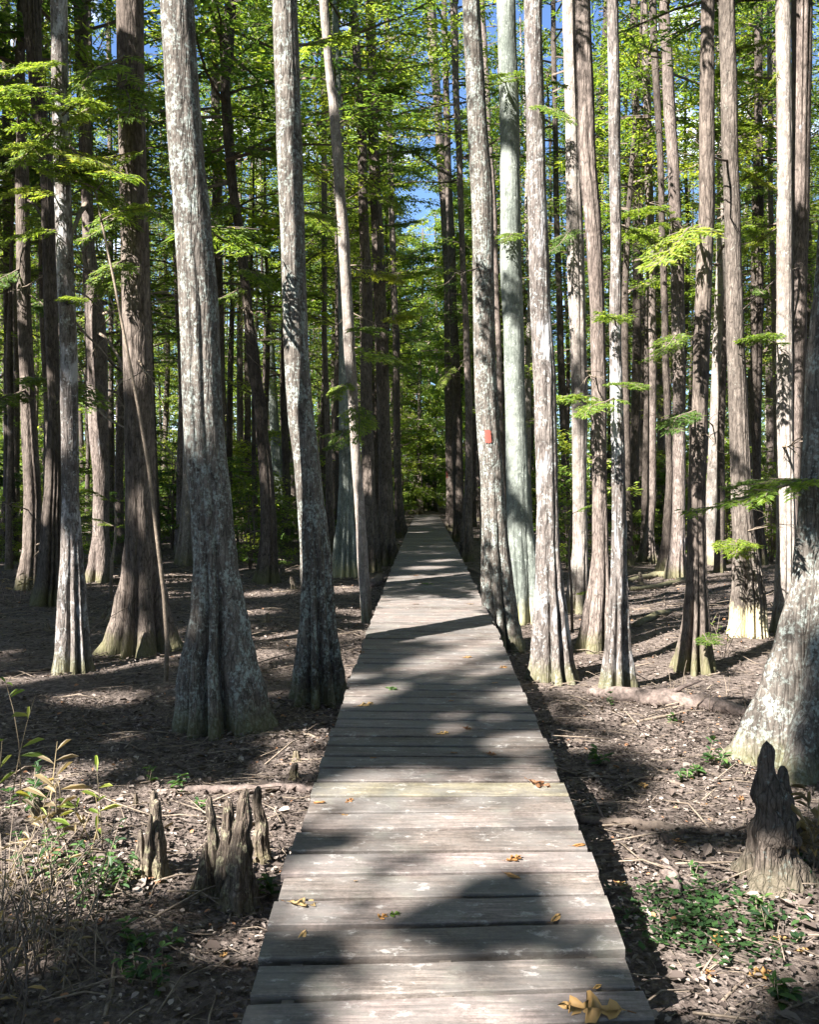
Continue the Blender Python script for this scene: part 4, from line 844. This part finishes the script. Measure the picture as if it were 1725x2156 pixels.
# ---------------------------------------------------------------- cypress knees
def knee(px, py, xt, yt, wb, wt, bk, label, lean=0, nfl=5, seed=1, cat='cypress knee', name='cypress_knee', mid=None, group='cypress knees left of the boardwalk', dy=0):
    b = on_ground(px, py); b.y += dy; Y = b.y; t = at(xt, yt, Y); r0 = wb*1.2/2/F*Y; r1 = wt/2/F*Y; H = t.z-b.z; dx = t.x-b.x
    tab = [(-.08, 0, 0, r0*1.25), (.0, 0, 0, r0), (H*.13, dx*.1, 0, r0*.74), (H*.36, dx*.35, 0, r0*.5+r1*.55), (H*.6, dx*.6, 0, r0*.26+r1*.95), (H*.85, dx*.88, 0, r0*.06+r1*1.2), (H*.96, dx, 0, r1*1.1), (H, dx, 0, r1*.5)]
    if mid: tab = [(-.08, 0, 0, r0*1.25)]+[((at(a_, c_, Y).z-b.z), at(a_, c_, Y).x-b.x, 0, w_/2/F*Y) for (a_, c_, w_) in mid]+[(H*.985, dx, 0, r1*.6), (H, dx, 0, r1*.12)]
    rgk = random.Random(seed); segs = 28; zs = [-.08+(H+.08)*i/34 for i in range(35)]; V = []; Fc = []; ph = rgk.uniform(0, 6)
    off = Vector((rgk.uniform(0, 50), 0, 0))
    for z in zs:
        x, y_, r = interp(tab, z); A_ = .40*max(0, 1-z/H)+.14; wob = r1*.9*min(1, 3*z/H) if z > 0 else 0; x += wob*noise.noise(Vector((z*11, seed*3.3, 0))); y_ += wob*noise.noise(Vector((z*11, seed*5.1, 9))); r *= 1+.16*noise.noise(Vector((0, seed*2.2, z*15)))
        for k_ in range(segs):
            th = 2*math.pi*k_/segs; rid = abs(math.sin(nfl*(th+.3*math.sin(th*2+ph))/2+ph))**.6
            rr = r*(1-A_*(1-rid))*(1+.34*noise.noise(Vector((math.cos(th)*1.2, math.sin(th)*1.2, z*6.5))+off)+.06*noise.noise(Vector((math.cos(th)*6, math.sin(th)*6, z*22))+off))
            V.append((x+rr*math.cos(th), y_+rr*math.sin(th), z))
    for i in range(len(zs)-1):
        for k_ in range(segs): Fc.append((i*segs+k_, i*segs+(k_+1) % segs, (i+1)*segs+(k_+1) % segs, (i+1)*segs+k_))
    Fc.append(tuple((len(zs)-1)*segs+k_ for k_ in range(segs)))
    mb = MB(); mb.add(V, Fc, 0, .5); o = link(name, mb.mesh(name, [bk]), None, b); tag(o, label, cat, group); return o
BK['knee'] = bark('bark_knee', (.13, .10, .08), (.34, .28, .22), lichen=(.42, .40, .26), lich_amt=.5, moss=(.16, .14, .07), moss_h=.25, moss_f=.4, scale=1.5, bump=.8, fibre=.9)
BK['stump'] = bark('bark_stump', (.12, .098, .082), (.27, .22, .185), lichen=(.27, .34, .32), lich_amt=.35, moss=(.09, .085, .05), moss_h=.35, moss_f=.4, scale=1.1, bump=.9, fibre=1.0)
KN = [(318, 1850, 322, 1664, 46, 12, 'reddish tipped thin knee at the back of the left cluster', 3, .10), (336, 1846, 330, 1682, 58, 15, 'broad grey knee on the right side of the left cluster', 6, 0), (302, 1842, 296, 1746, 44, 9, 'short dark knee on the left side of the left cluster', 5, -.03), (318, 1840, 316, 1712, 26, 8, 'small pale knee between the two taller ones of the left cluster', 4, -.08),
 (428, 1882, 434, 1772, 62, 8, 'lowest dark knee at the left end of the right cluster', 5, -.02), (446, 1872, 442, 1676, 46, 12, 'lichen-yellow knee second from left in the right cluster', 5, .06), (478, 1888, 482, 1684, 62, 17, 'blackened knee in the middle of the right cluster', 5, .0), (508, 1900, 512, 1662, 88, 17, 'tallest and thickest knee with a dark blunt tip in the right cluster', 7, -.04), (540, 1850, 541, 1655, 42, 16, 'white tipped slim knee at the right end of the right cluster', 5, .25)]
for i, (a, b, c_, d_, wb, wt, lab, nf_, dy) in enumerate(KN): knee(a, b, c_, d_, wb, wt, BK['knee'], lab, nfl=nf_, seed=i+1, dy=dy)
knee(1630, 1846, 1614, 1560, 190, 20, BK['stump'], 'tall dark knee with blue green lichen in front of the massive right cypress', nfl=8, seed=30, group='cypress knees right of the boardwalk', mid=[(1636, 1846, 188), (1630, 1800, 128), (1632, 1740, 104), (1626, 1680, 84), (1614, 1640, 44), (1616, 1600, 36), (1615, 1575, 28)])
knee(1664, 1826, 1650, 1612, 90, 16, BK['stump'], 'short side knee fused to the tall dark one at right', nfl=5, seed=31, group='cypress knees right of the boardwalk', dy=.05)
rg = random.Random(12)
for (a, b, h, w_) in [(625, 1600, 20, 14), (630, 1700, 0, 0), (545, 1790, 0, 0), (285, 1700, 30, 8), (620, 1640, 34, 14), (100, 1330, 20, 10), (618, 1240, 26, 10), (596, 1210, 22, 10), (1350, 1230, 26, 10), (560, 1310, 20, 10), (1480, 1295, 16, 12), (236, 1300, 34, 30), (78, 1725, 46, 24)]:
    if h: knee(a, b, a+rg.uniform(-4, 4), b-h, w_*1.6, w_*.6, BK['knee'], 'small knee %s' % {625: 'close by the left edge of the boardwalk', 285: 'thin and bent, standing left of the two knee clusters', 620: 'reddish, just ahead of the right knee cluster', 100: 'below the mottled grey trunk', 618: 'near the foot of the crooked dark tree', 596: 'beside the crooked dark tree, right one', 1350: 'on the edge of the sunny clearing', 560: 'in shade between the two biggest left trunks', 1480: 'low in the sunny clearing', 236: 'dark and wide, behind the wide fluted cypress', 78: 'blunt with an orange tip among the weeds'}.get(a, 'on the forest floor'), nfl=4, seed=a, group='small scattered knees')
# ---------------------------------------------------------------- fallen wood
def log(pts, rads, label, mat=M_log, cat='fallen branch', name='fallen_branch', seg=10, lift=.6, twigs=0, z=None):
    P = []
    for (px, py), r in zip(pts, rads):
        q = on_ground(px, py); q.z += r*lift; P.append(q)
    o0 = P[0].copy(); mb = MB(); Q = []; Rr = []; rg_ = random.Random(len(label)); m = 4
    for i in range(len(P)-1):
        for k_ in range(m):
            t = k_/m; p = P[i].lerp(P[i+1], t)-o0; p += Vector((rg_.gauss(0, 1), rg_.gauss(0, 1), rg_.gauss(0, .6)))*rads[i]*.22; Q.append(tuple(p)); Rr.append((rads[i]*(1-t)+rads[i+1]*t)*rg_.uniform(.88, 1.1))
    Q.append(tuple(P[-1]-o0)); Rr.append(rads[-1]); mb.tube(Q, Rr, seg)
    for q in range(twigs):
        i = rg_.randrange(1, len(Q)-1); p = Vector(Q[i]); d = Vector((rg_.gauss(0, 1), rg_.gauss(0, .6), rg_.uniform(.05, .6))).normalized(); l = rg_.uniform(.15, .5)
        mb.tube([tuple(p), tuple(p+d*l*.5+Vector((0, 0, .02))), tuple(p+d*l)], [Rr[i]*.4, Rr[i]*.25, Rr[i]*.1], 5)
    o = link(name, mb.mesh(name, [mat]), None, o0); tag(o, label, cat); return o
log([(330, 1672), (420, 1668), (520, 1670), (600, 1664), (668, 1668)], [.022, .03, .035, .03, .025], 'pale straight branch lying behind the knee clusters', M_log)
log([(1222, 1732), (1330, 1742), (1450, 1752), (1560, 1760)], [.025, .032, .03, .018], 'long dark branch reaching from the boardwalk to the tall right knee', M_twigd, twigs=3)
log([(1190, 1630), (1290, 1640), (1390, 1642), (1440, 1655)], [.014, .016, .015, .010], 'thin dark stick lying right of the boardwalk, ahead of the long dark branch', M_twigd, twigs=2)
log([(1240, 1462), (1300, 1474), (1380, 1482), (1480, 1490), (1590, 1512)], [.04, .075, .085, .08, .06], 'thick rotten log lying across the floor behind the sunny litter, right', M_log, 'fallen log', 'fallen_log', 14, twigs=5)
log([(1310, 1528), (1390, 1512), (1460, 1494)], [.012, .015, .008], 'pale bent stick in the sunny litter in front of the rotten log', M_twig, twigs=4)
log([(1404, 1836), (1414, 1862)], [.035, .032], 'short broken stub of wood lying among the grey leaves', M_log, seg=9)
log([(1416, 1866), (1428, 1892)], [.032, .026], 'second piece of the broken stub, nearer the weeds', M_log, seg=9)
log([(1500, 1925), (1560, 1900), (1600, 1880)], [.018, .02, .014], 'short dark branch lying right of the green weeds', M_twigd)
log([(1520, 2110), (1560, 2070), (1610, 2030)], [.006, .007, .004], 'thin straight twig at the lower right beside the seedling', M_twig)
log([(480, 1548), (560, 1552), (640, 1544), (672, 1556)], [.012, .014, .014, .008], 'curved thin branch left of the boardwalk near its middle', M_twig, twigs=3)
log([(0, 1640), (60, 1618), (110, 1602), (160, 1590)], [.012, .012, .009, .006], 'slanting pale stick at the left edge by the weeds', M_twig)
log([(780, 1238), (796, 1228), (800, 1222)], [.09, .09, .085], 'orange cut log end beside the far left edge of the boardwalk', M_log, 'fallen log', 'fallen_log')
log([(975, 1196), (1000, 1206), (1030, 1216)], [.06, .06, .05], 'dark log resting under the right edge of the boardwalk', M_twigd, 'fallen log', 'fallen_log')
log([(1322, 1226), (1380, 1214), (1430, 1218)], [.05, .08, .09], 'long pale surface root in the clearing left of the sunlit pink trunk', BK['pink'], 'root', 'surface_root')
log([(1330, 1244), (1400, 1236), (1440, 1226)], [.04, .06, .07], 'second lower surface root in the clearing left of the sunlit pink trunk', BK['pink'], 'root', 'surface_root')
log([(1340, 1320), (1380, 1300), (1410, 1290)], [.05, .06, .04], 'curved root hump in the sunny clearing', BK['pink'], 'root', 'surface_root')
log([(520, 1305), (600, 1300), (640, 1302)], [.014, .016, .01], 'thin pale branch on the ground between the two largest left trees', M_twig, twigs=2)
log([(0, 1420), (80, 1412), (160, 1400)], [.01, .012, .008], 'faint pale twig on the shaded ground at far left', M_twig, twigs=2)
log([(240, 2040), (232, 2100), (215, 2156)], [.010, .010, .009], 'crooked grey stick rising at the lower left corner', M_twig, twigs=2)
# ---------------------------------------------------------------- plants
def herb(px, py, h, nst, spread, label, mat=M_herb, ls=.06, lw=.5, leaves=9, name='seedling', cat='seedling', group=None, seed=0, up=.6, stemmat=None):
    b = on_ground(px, py); rg_ = random.Random(seed+int(px)); st = MB(); V = []; RN = []
    t = empty(name, b); tag(t, label, cat, group)
    for s in range(nst):
        a = rg_.uniform(0, 6.28); d = spread*rg_.random(); p0 = Vector((d*math.cos(a), d*math.sin(a), -.02)); hh = h*rg_.uniform(.55, 1.1)
        tip = p0+Vector((rg_.gauss(0, .25)*hh, rg_.gauss(0, .25)*hh, hh)); md = p0.lerp(tip, .5)+Vector((rg_.gauss(0, .05), rg_.gauss(0, .05), 0))*hh
        st.tube([tuple(p0), tuple(md), tuple(tip)], [.004, .003, .0015], 4)
        for l in range(leaves):
            q = rg_.uniform(.25, 1.0) if l else 1.0; p = p0.lerp(md, q*2) if q < .5 else md.lerp(tip, q*2-1)
            az_ = rg_.uniform(0, 6.28); el = rg_.gauss(up*.3, .35); dr = Vector((math.cos(az_)*math.cos(el), math.sin(az_)*math.cos(el), math.sin(el))); L_ = ls*rg_.uniform(.6, 1.3)
            sd_ = dr.cross(Vector((0, 0, 1))).normalized(); nrm = sd_.cross(dr); w_ = L_*lw/2
            V.append([p, p+dr*L_*.35+sd_*w_+nrm*w_*.3, p+dr*L_*.75+sd_*w_*.7+nrm*w_*.2, p+dr*L_-nrm*L_*.1, p+dr*L_*.75-sd_*w_*.7+nrm*w_*.2, p+dr*L_*.35-sd_*w_+nrm*w_*.3]); RN.append(rg_.random())
    link('stem', st.mesh('stem', [stemmat or M_twig]), t)
    V = np.array([[tuple(v) for v in r_] for r_ in V]); link('leaves', quads_mesh('leaves', V, 6, np.array(RN), [mat], faces_per=[[0, 1, 2, 3], [0, 3, 4, 5]]), t)
    return t
H_ = [(1262, 1610, .14, 3, .05, 'bright green seedling on dark ground right of the boardwalk', .07), (1495, 1610, .17, 3, .10, 'green seedling in front of the massive right cypress', .07), (1470, 1640, .10, 4, .16, 'low green sprig in the sunlit litter right of the boardwalk', .06), (1165, 1640, .1, 1, .02, 'maple-like green sprig poking over the right edge of the planks', .10),
 (366, 1664, .12, 3, .10, 'bright green seedling between the two knee clusters', .06), (312, 1650, .16, 2, .02, 'tiny green sprig above the left knee cluster', .05), (566, 1890, .16, 2, .02, 'narrow green seedling touching the left edge of the boardwalk', .06),
 (1290, 1485, .12, 3, .05, 'yellow green sprig growing by the rotten log', .05), (1414, 1520, .08, 2, .06, 'small sprig in the sunny litter ahead of the rotten log', .05), (1640, 2105, .12, 3, .04, 'dark green three-leafed seedling at the lower right', .07), (1475, 1850, .09, 4, .06, 'clump of small leaves above the green weed patch', .035), (1688, 1850, .14, 2, .02, 'green sprig at the foot of the tall right knee', .05), (1566, 1560, .10, 2, .02, 'tiny sprig on the foot of the massive right cypress', .04),
 (1410, 1880, .05, 3, .04, 'little dark green leaf tuft left of the weed patch', .03), (1650, 1960, .12, 5, .15, 'yellow green weeds near the right edge', .05), (1612, 1925, .08, 5, .1, 'thin weeds between the weed patch and the tall knee', .04), (430, 1700, .07, 2, .03, 'small sprig behind the right knee cluster', .04),
 (300, 1990, .14, 6, .14, 'dark green weeds below the left knee cluster', .05), (200, 1890, .22, 9, .20, 'bright green leafy weeds beside the brush at lower left', .055), (130, 1840, .24, 10, .24, 'tangle of bright green weeds deep in the lower left brush', .055), (60, 1720, .30, 8, .16, 'tall green weeds at the left edge behind the brush', .06), (250, 1850, .14, 5, .12, 'scattered green leaves right of the brush', .05), (280, 2070, .14, 6, .16, 'shaded weeds at the bottom left', .05)]
for i, (a, b, h, ns, sp, lab, ls) in enumerate(H_): herb(a, b, h, ns, sp, lab, ls=ls, seed=i)
# ground-hugging weeds: countless small plants, right
V = []; RN = []; rg = random.Random(21)
for i in range(800):
    a = rg.gauss(1470, 85); b = rg.gauss(1945, 48)+ (a-1470)*.15
    if b < 1870 or b > 2050: continue
    p = on_ground(a, b); p.z += rg.uniform(.01, .06); az_ = rg.uniform(0, 6.28); L_ = rg.uniform(.022, .05); dr = Vector((math.cos(az_), math.sin(az_), rg.gauss(.1, .3))).normalized(); sd_ = dr.cross(Vector((0, 0, 1))).normalized(); w_ = L_*.33
    V.append([tuple(p), tuple(p+dr*L_*.4+sd_*w_), tuple(p+dr*L_), tuple(p+dr*L_*.4-sd_*w_)]); RN.append(rg.random()*.6)
tag(link('ground_cover', quads_mesh('ground_cover', np.array(V), 4, np.array(RN), [M_herb])), 'patch of tiny dark green weeds on the floor at lower right', 'weeds', kind='stuff')
# dry cane and brush at the lower left
def cane(px, py, n, h, spread, label, mat, stem, seed, blades=5, bl=.22, name='dry_cane'):
    b = on_ground(px, py); t = empty(name, b); tag(t, label, 'cane plant' if 'cane' in name else 'brush'); rg_ = random.Random(seed); st = MB(); V = []; RN = []
    for s in range(n):
        a = rg_.uniform(0, 6.28); d = spread*math.sqrt(rg_.random()); p0 = Vector((d*math.cos(a), d*math.sin(a), -.03)); hh = h*rg_.uniform(.5, 1.1); ln = Vector((rg_.gauss(0, .28), rg_.gauss(0, .28), 1)).normalized(); cv = Vector((rg_.gauss(0, .2), rg_.gauss(0, .2), 0))
        pts = [p0+ln*hh*q+cv*hh*q*q for q in (0, .25, .5, .75, 1)]
        st.tube([tuple(p) for p in pts], [.0045, .004, .0035, .0025, .0012], 5)
        for l in range(blades):
            q = rg_.uniform(.35, 1); i0 = min(3, int(q*4)); p = pts[i0].lerp(pts[i0+1], q*4-i0); az_ = rg_.uniform(0, 6.28); L_ = bl*rg_.uniform(.5, 1.2); dr = Vector((math.cos(az_), math.sin(az_), rg_.uniform(.2, 1.3))).normalized(); sd_ = dr.cross(Vector((0, 0, 1))).normalized()
            w_ = L_*.055+.002; q1 = p+dr*L_*.35; q2 = p+dr*L_*.7-Vector((0, 0, L_*.1)); q3 = p+dr*L_-Vector((0, 0, L_*.35)); V.append([p, q1+sd_*w_, q2+sd_*w_*.7, q3, q2-sd_*w_*.7, q1-sd_*w_]); RN.append(rg_.random())
    link('stem', st.mesh('stem', [stem]), t)
    if V: link('leaves', quads_mesh('leaves', np.array([[tuple(v) for v in r_] for r_ in V]), 6, np.array(RN), [mat], faces_per=[[0, 1, 2, 3], [0, 3, 4, 5]]), t)
    return t
M_grn = leafmat('green_blade', [(.10, .16, .03), (.20, .28, .06), (.33, .34, .10)], .4, tcol=1.2)
cane(10, 1700, 5, .85, .10, 'tall green and tan cane leaning in at the left edge', M_grn, M_dry, 1, 4, .18)
cane(105, 1790, 6, .55, .14, 'dry tan cane with curled pale leaves at left', M_dry, M_dry, 2, 5, .16)
cane(190, 1800, 4, .48, .10, 'sparse yellow cane right of the pale curled cane', M_grn, M_dry, 3, 4, .14)
cane(40, 1960, 40, .55, .30, 'thick tangle of dry grey brush filling the lower left', M_dry, M_twig, 4, 3, .07, name='dry_brush')
cane(110, 2060, 34, .45, .26, 'shaded dry brush at the bottom left, in front of the weeds', M_dry, M_twig, 5, 2, .06, name='dry_brush')
cane(0, 2130, 36, .5, .25, 'dark brush in the bottom left corner', M_dry, M_twigd, 6, 2, .07, name='dry_brush')
cane(1690, 1830, 14, .42, .08, 'russet dead grass tuft right of the tall dark knee', M_dry, M_twig, 7, 5, .2, name='dry_brush')
cane(1600, 1840, 4, .45, .05, 'bare arching stems in front of the tall dark knee', M_dry, M_twig, 8, 1, .06, name='dry_brush')
cane(1500, 1385, 12, .5, .3, 'pale twiggy brush at the foot of the flaky-barked trunk', M_grn, M_twig, 9, 2, .1, name='dry_brush')
cane(60, 1260, 16, .6, .5, 'pale dead brush around the feet of the far left trunks', M_dry, M_twig, 10, 2, .15, name='dry_brush')
cane(612, 1165, 10, .6, .4, 'bushy pale undergrowth between the two largest left trees', M_grn, M_twig, 11, 6, .2, name='dry_brush')
cane(1510, 1480, 10, .4, .5, 'tangled thin stems behind the rotten log', M_dry, M_twig, 12, 0, .1, name='dry_brush')
# ---------------------------------------------------------------- leaves on the planks
OUT = [(0, 0), (.08, .025), (.15, .13), (.25, .19), (.28, .11), (.36, .10), (.43, .25), (.53, .35), (.58, .31), (.55, .13), (.63, .11), (.72, .20), (.82, .25), (.82, .18), (.80, .09), (.89, .06), (1, 0)]
def oak_leaf(px, py, sz, rz, label, curl=.35, rv=.5, kind='oak', deck=True, tilt=0.0):
    p = on_deck(px, py) if deck else on_ground(px, py); S = sz/F*p.y/1.0; rg_ = random.Random(int(px*3+py)); mb = MB()
    out = OUT if kind == 'oak' else [(0, 0), (.15, .05), (.35, .15), (.55, .19), (.8, .12), (1, 0)]
    curl *= .42; up = [(x, w*rg_.uniform(.8, 1.15)) for x, w in out]; dn = [(x, -w*rg_.uniform(.8, 1.15)) for x, w in out[1:-1]][::-1]; poly = up+dn
    def z_(x, w): return S*(curl*(abs(w)**1.6)*.75+curl*.45*(x-.45)**2+.02*math.sin(x*17+w*11)+tilt*x)
    V = [((x-.5)*S, w*S, z_(x, w)) for x, w in poly]; mid = [(x, 0.0) for x, w in out[1:-1]]; m0 = len(V); V += [((x-.5)*S, 0, z_(x, 0)) for x, w in mid]
    nU = len(out); Fc = []
    ups = list(range(nU)); dns = [0]+[m0-1-i for i in range(len(dn))]+[nU-1]; mids = [0]+[m0+i for i in range(len(mid))]+[nU-1]
    for i in range(nU-1):
        for E in (ups, dns[::-1][::-1]):
            f = [mids[i], mids[i+1], E[i+1], E[i]]; f2 = []
            for q in f:
                if q not in f2: f2.append(q)
            if len(f2) >= 3: Fc.append(tuple(f2))
    mb.add(V, Fc, 0, rv); mb.tube([(-.5*S, 0, z_(0, 0)), (-.62*S, .01, z_(0, 0)+.01*S)], [.012*S, .008*S], 4, rnd=.1)
    zmin = min(v[2] for v in V); p.z += .002-zmin
    o = link('fallen_leaf', mb.mesh('fallen_leaf', [M_oak]), None, p); o.rotation_euler = (rg_.gauss(0, .12), rg_.gauss(0, .12), rz); tag(o, label, 'leaf', 'fallen leaves'); return o
LV = [(1246, 2126, 150, 2.9, 'large tan oak leaf at the bottom right end of the planks', .3, .72, 'oak'), (1258, 2078, 26, .5, 'small ochre leaf just above the large tan oak leaf', .3, .8, 'o'), (638, 1903, 76, .2, 'curled yellow oak leaf at the left side of the planks, casting lobed shadows', .75, .98, 'oak'),
 (636, 1972, 40, 1.2, 'upright orange oval leaf below the curled yellow oak leaf', .8, .85, 'o'), (802, 1932, 36, .6, 'brown half of a leaf pair left of centre', .5, .45, 'oak'), (826, 1926, 42, .2, 'grey green half of a leaf pair left of centre', .5, .2, 'oak'), (1170, 1934, 44, .9, 'folded tan leaf near the right edge of the near planks', .7, .7, 'o'),
 (1078, 1844, 44, -.6, 'orange brown leaf right of centre below an olive leaf', .6, .5, 'o'), (1082, 1808, 42, .4, 'olive curled leaf right of centre', .6, .35, 'oak'), (1218, 1780, 34, .1, 'flat rusty leaf on the right edge of the planks', .25, .4, 'o'), (1138, 1652, 60, -.4, 'dark red needle-like leaf spray near the right edge', .5, .05, 'oak'),
 (770, 1484, 46, .5, 'bright tan oak leaf on the left half of the walk', .4, .8, 'oak'), (824, 1450, 32, -.4, 'pale green leaf ahead of the bright tan oak leaf', .4, .9, 'oak'), (932, 1544, 34, .3, 'pale lobed leaf in the middle of the walk', .4, .95, 'oak'), (984, 1534, 26, .0, 'dark shrivelled leaf right of the pale lobed leaf', .8, .02, 'oak'),
 (1034, 1588, 30, .3, 'dark crumpled leaf straddling a gap on the right half', .9, .05, 'oak'), (950, 1476, 18, 0, 'small rusty leaf ahead on the right half', .6, .3, 'oak'), (952, 1462, 22, -.3, 'brown curled leaf just beyond the small rusty one', .8, .15, 'o'), (726, 1716, 22, 0, 'little olive oval leaf on the left part of the sunlit planks', .3, .6, 'o'),
 (670, 1690, 36, -.3, 'cinnamon twiggy leaf at the left edge of the sunlit planks', .5, .4, 'o'), (735, 1686, 26, .9, 'small red brown star-shaped leaf on the sunlit planks', .3, .25, 'oak'), (785, 1596, 20, .2, 'tiny brown leaf lying in a gap', .5, .3, 'o'), (955, 1585, 22, .2, 'narrow rust leaf left of the dark crumpled one', .4, .2, 'o'),
 (984, 1384, 26, .3, 'yellowish leaf pair far along on the right half', .5, .7, 'oak'), (1060, 1405, 26, .8, 'orange needle spray on the right edge midway', .3, .45, 'oak'), (760, 1374, 24, .2, 'dark leaf at the left edge midway', .7, .08, 'oak'), (990, 1272, 22, 0, 'pale leaf far along in shade', .4, .8, 'oak'), (876, 1272, 16, 0, 'dark leaf speck far along left of the pale one', .5, .1, 'o'),
 (900, 1230, 40, .1, 'bright green leaf sprig lying far along the walk', .4, .99, 'oak'), (876, 1212, 18, .2, 'tiny dark leaf at the edge of the far sunny band', .6, .1, 'oak'), (898, 1140, 22, .4, 'dark curled leaf far down the walk', .8, .1, 'o'), (748, 1855, 12, 0, 'tiny orange chip left of centre', .3, .75, 'o'), (1042, 1438, 20, .5, 'tan twig-like leaf right of centre midway', .5, .6, 'o')]
for (a, b, sz, rz, lab, cu, rv, kd) in LV:
    o = oak_leaf(a, b, sz, rz, lab, cu, rv, kd)
    if 'green' in lab and ('bright' in lab or 'grey' in lab):
        o.data.materials.clear(); o.data.materials.append(M_herb if 'bright' in lab else M_leafC)
GL = [(300, 1860, 34, 'tan leaf leaning on the left knee cluster'), (1512, 1990, 44, 'crumpled brown leaf in the grey litter lower right'), (1640, 1985, 40, 'orange brown leaf near the right edge'), (1300, 1985, 30, 'broad dull leaf beside the planks right'), (1495, 2058, 40, 'big buckled brown leaf at the lower right'), (1600, 2060, 60, 'wide tan leaf at the lower right edge of the litter'), (1355, 1660, 30, 'pale star-shaped leaf right of the boardwalk'), (1480, 1700, 26, 'orange leaf in the sunlit litter before the tall knee'), (1560, 1688, 28, 'rust leaf left of the tall knee'), (1430, 1780, 40, 'dark red leaf under the long branch'), (1690, 2010, 34, 'rusty leaf at the right border'), (275, 1850, 30, 'brown leaf left of the left knee cluster'), (20, 2080, 34, 'orange leaf in the lower left brush'), (470, 2020, 30, 'grey leaf left of the boardwalk'), (1310, 1870, 34, 'pale curled leaf close to the plank ends, right')]
for i, (a, b, sz, lab) in enumerate(GL): oak_leaf(a, b, sz, i*1.3, lab, .6, (.3, .6, .75, .5)[i % 4], 'oak', deck=False).location.z += .02

# ---------------------------------------------------------------- say which one: each tree and bush of the wood named by its neighbour in front
SHORT = dict(a='the leftmost edge trunk', b='the sunlit cypress at far left', c='the dark green-footed cypress', d='the mottled grey trunk', e='the left pinkish cypress', f='the wide fluted cypress', g='the biggest left cypress',
 h='the crooked dark tree', j='the lichen-speckled cypress', k='the pale leaning trunk', n='the brown midway cypress', o='the stout tan cypress', r='the leaning orange-marked trunk', s='the dark reddish trunk', u='the blazed cypress',
 v='the smooth pale trunk', w='the white peeling trunk', x='the pale squeezed trunk', y='the right pinkish trunk', z='the patched narrow trunk', A='the straight sunlit trunk', B='the flaky-barked trunk', C='the bell-footed trunk', F='the blazing white trunk', H='the massive right cypress')
def pxx(x, y): return CX+x/y*F
REF = [(pxx(TREEOBJ[k][0].location.x+interp(TREEOBJ[k][1], 2.1)[0], TREEOBJ[k][2]), n_) for k, n_ in SHORT.items()]
ORD = ['nearest', 'second', 'third', 'fourth', 'fifth', 'sixth', 'seventh', 'eighth', 'ninth', 'tenth', 'eleventh', 'twelfth', 'thirteenth', 'fourteenth', 'fifteenth', 'sixteenth', 'seventeenth', 'eighteenth', 'nineteenth', 'twentieth', 'twenty-first', 'twenty-second', 'twenty-third', 'twenty-fourth', 'twenty-fifth', 'twenty-sixth']
TONE = ['dark', 'brown', 'dark thin', 'pinkish', 'stout brown', 'pale', 'dark stout', 'thin pinkish', 'thin brown']
bk_ = {}
for o in list(col.objects):
    if o.parent or not o.get('group'): continue
    gr_ = o['group']
    if not (gr_.startswith(('distant', 'middle', 'understory')) or gr_.startswith('trees beyond')): continue
    X = pxx(o.location.x, o.location.y); q = min(REF, key=lambda z: abs(z[0]-X)); side = 'left' if X < q[0] else 'right'
    bk_.setdefault((q[1], side, 'bush' if 'bush' in gr_ else 'tree'), []).append(o)
for (nm, side, what), L_ in bk_.items():
    L_.sort(key=lambda o: o.location.y)
    for i, o in enumerate(L_):
        if what == 'bush': o['label'] = f'leafy understory bush just {side} of {nm}, {ORD[min(i, 25)]} into the wood'
        else:
            tr = [c for c in o.children if c.name.startswith('trunk')][0]; k_ = PT.index(tr.data)
            o['label'] = f'{TONE[k_]} background trunk just {side} of {nm}, {ORD[min(i, 25)]} in depth'
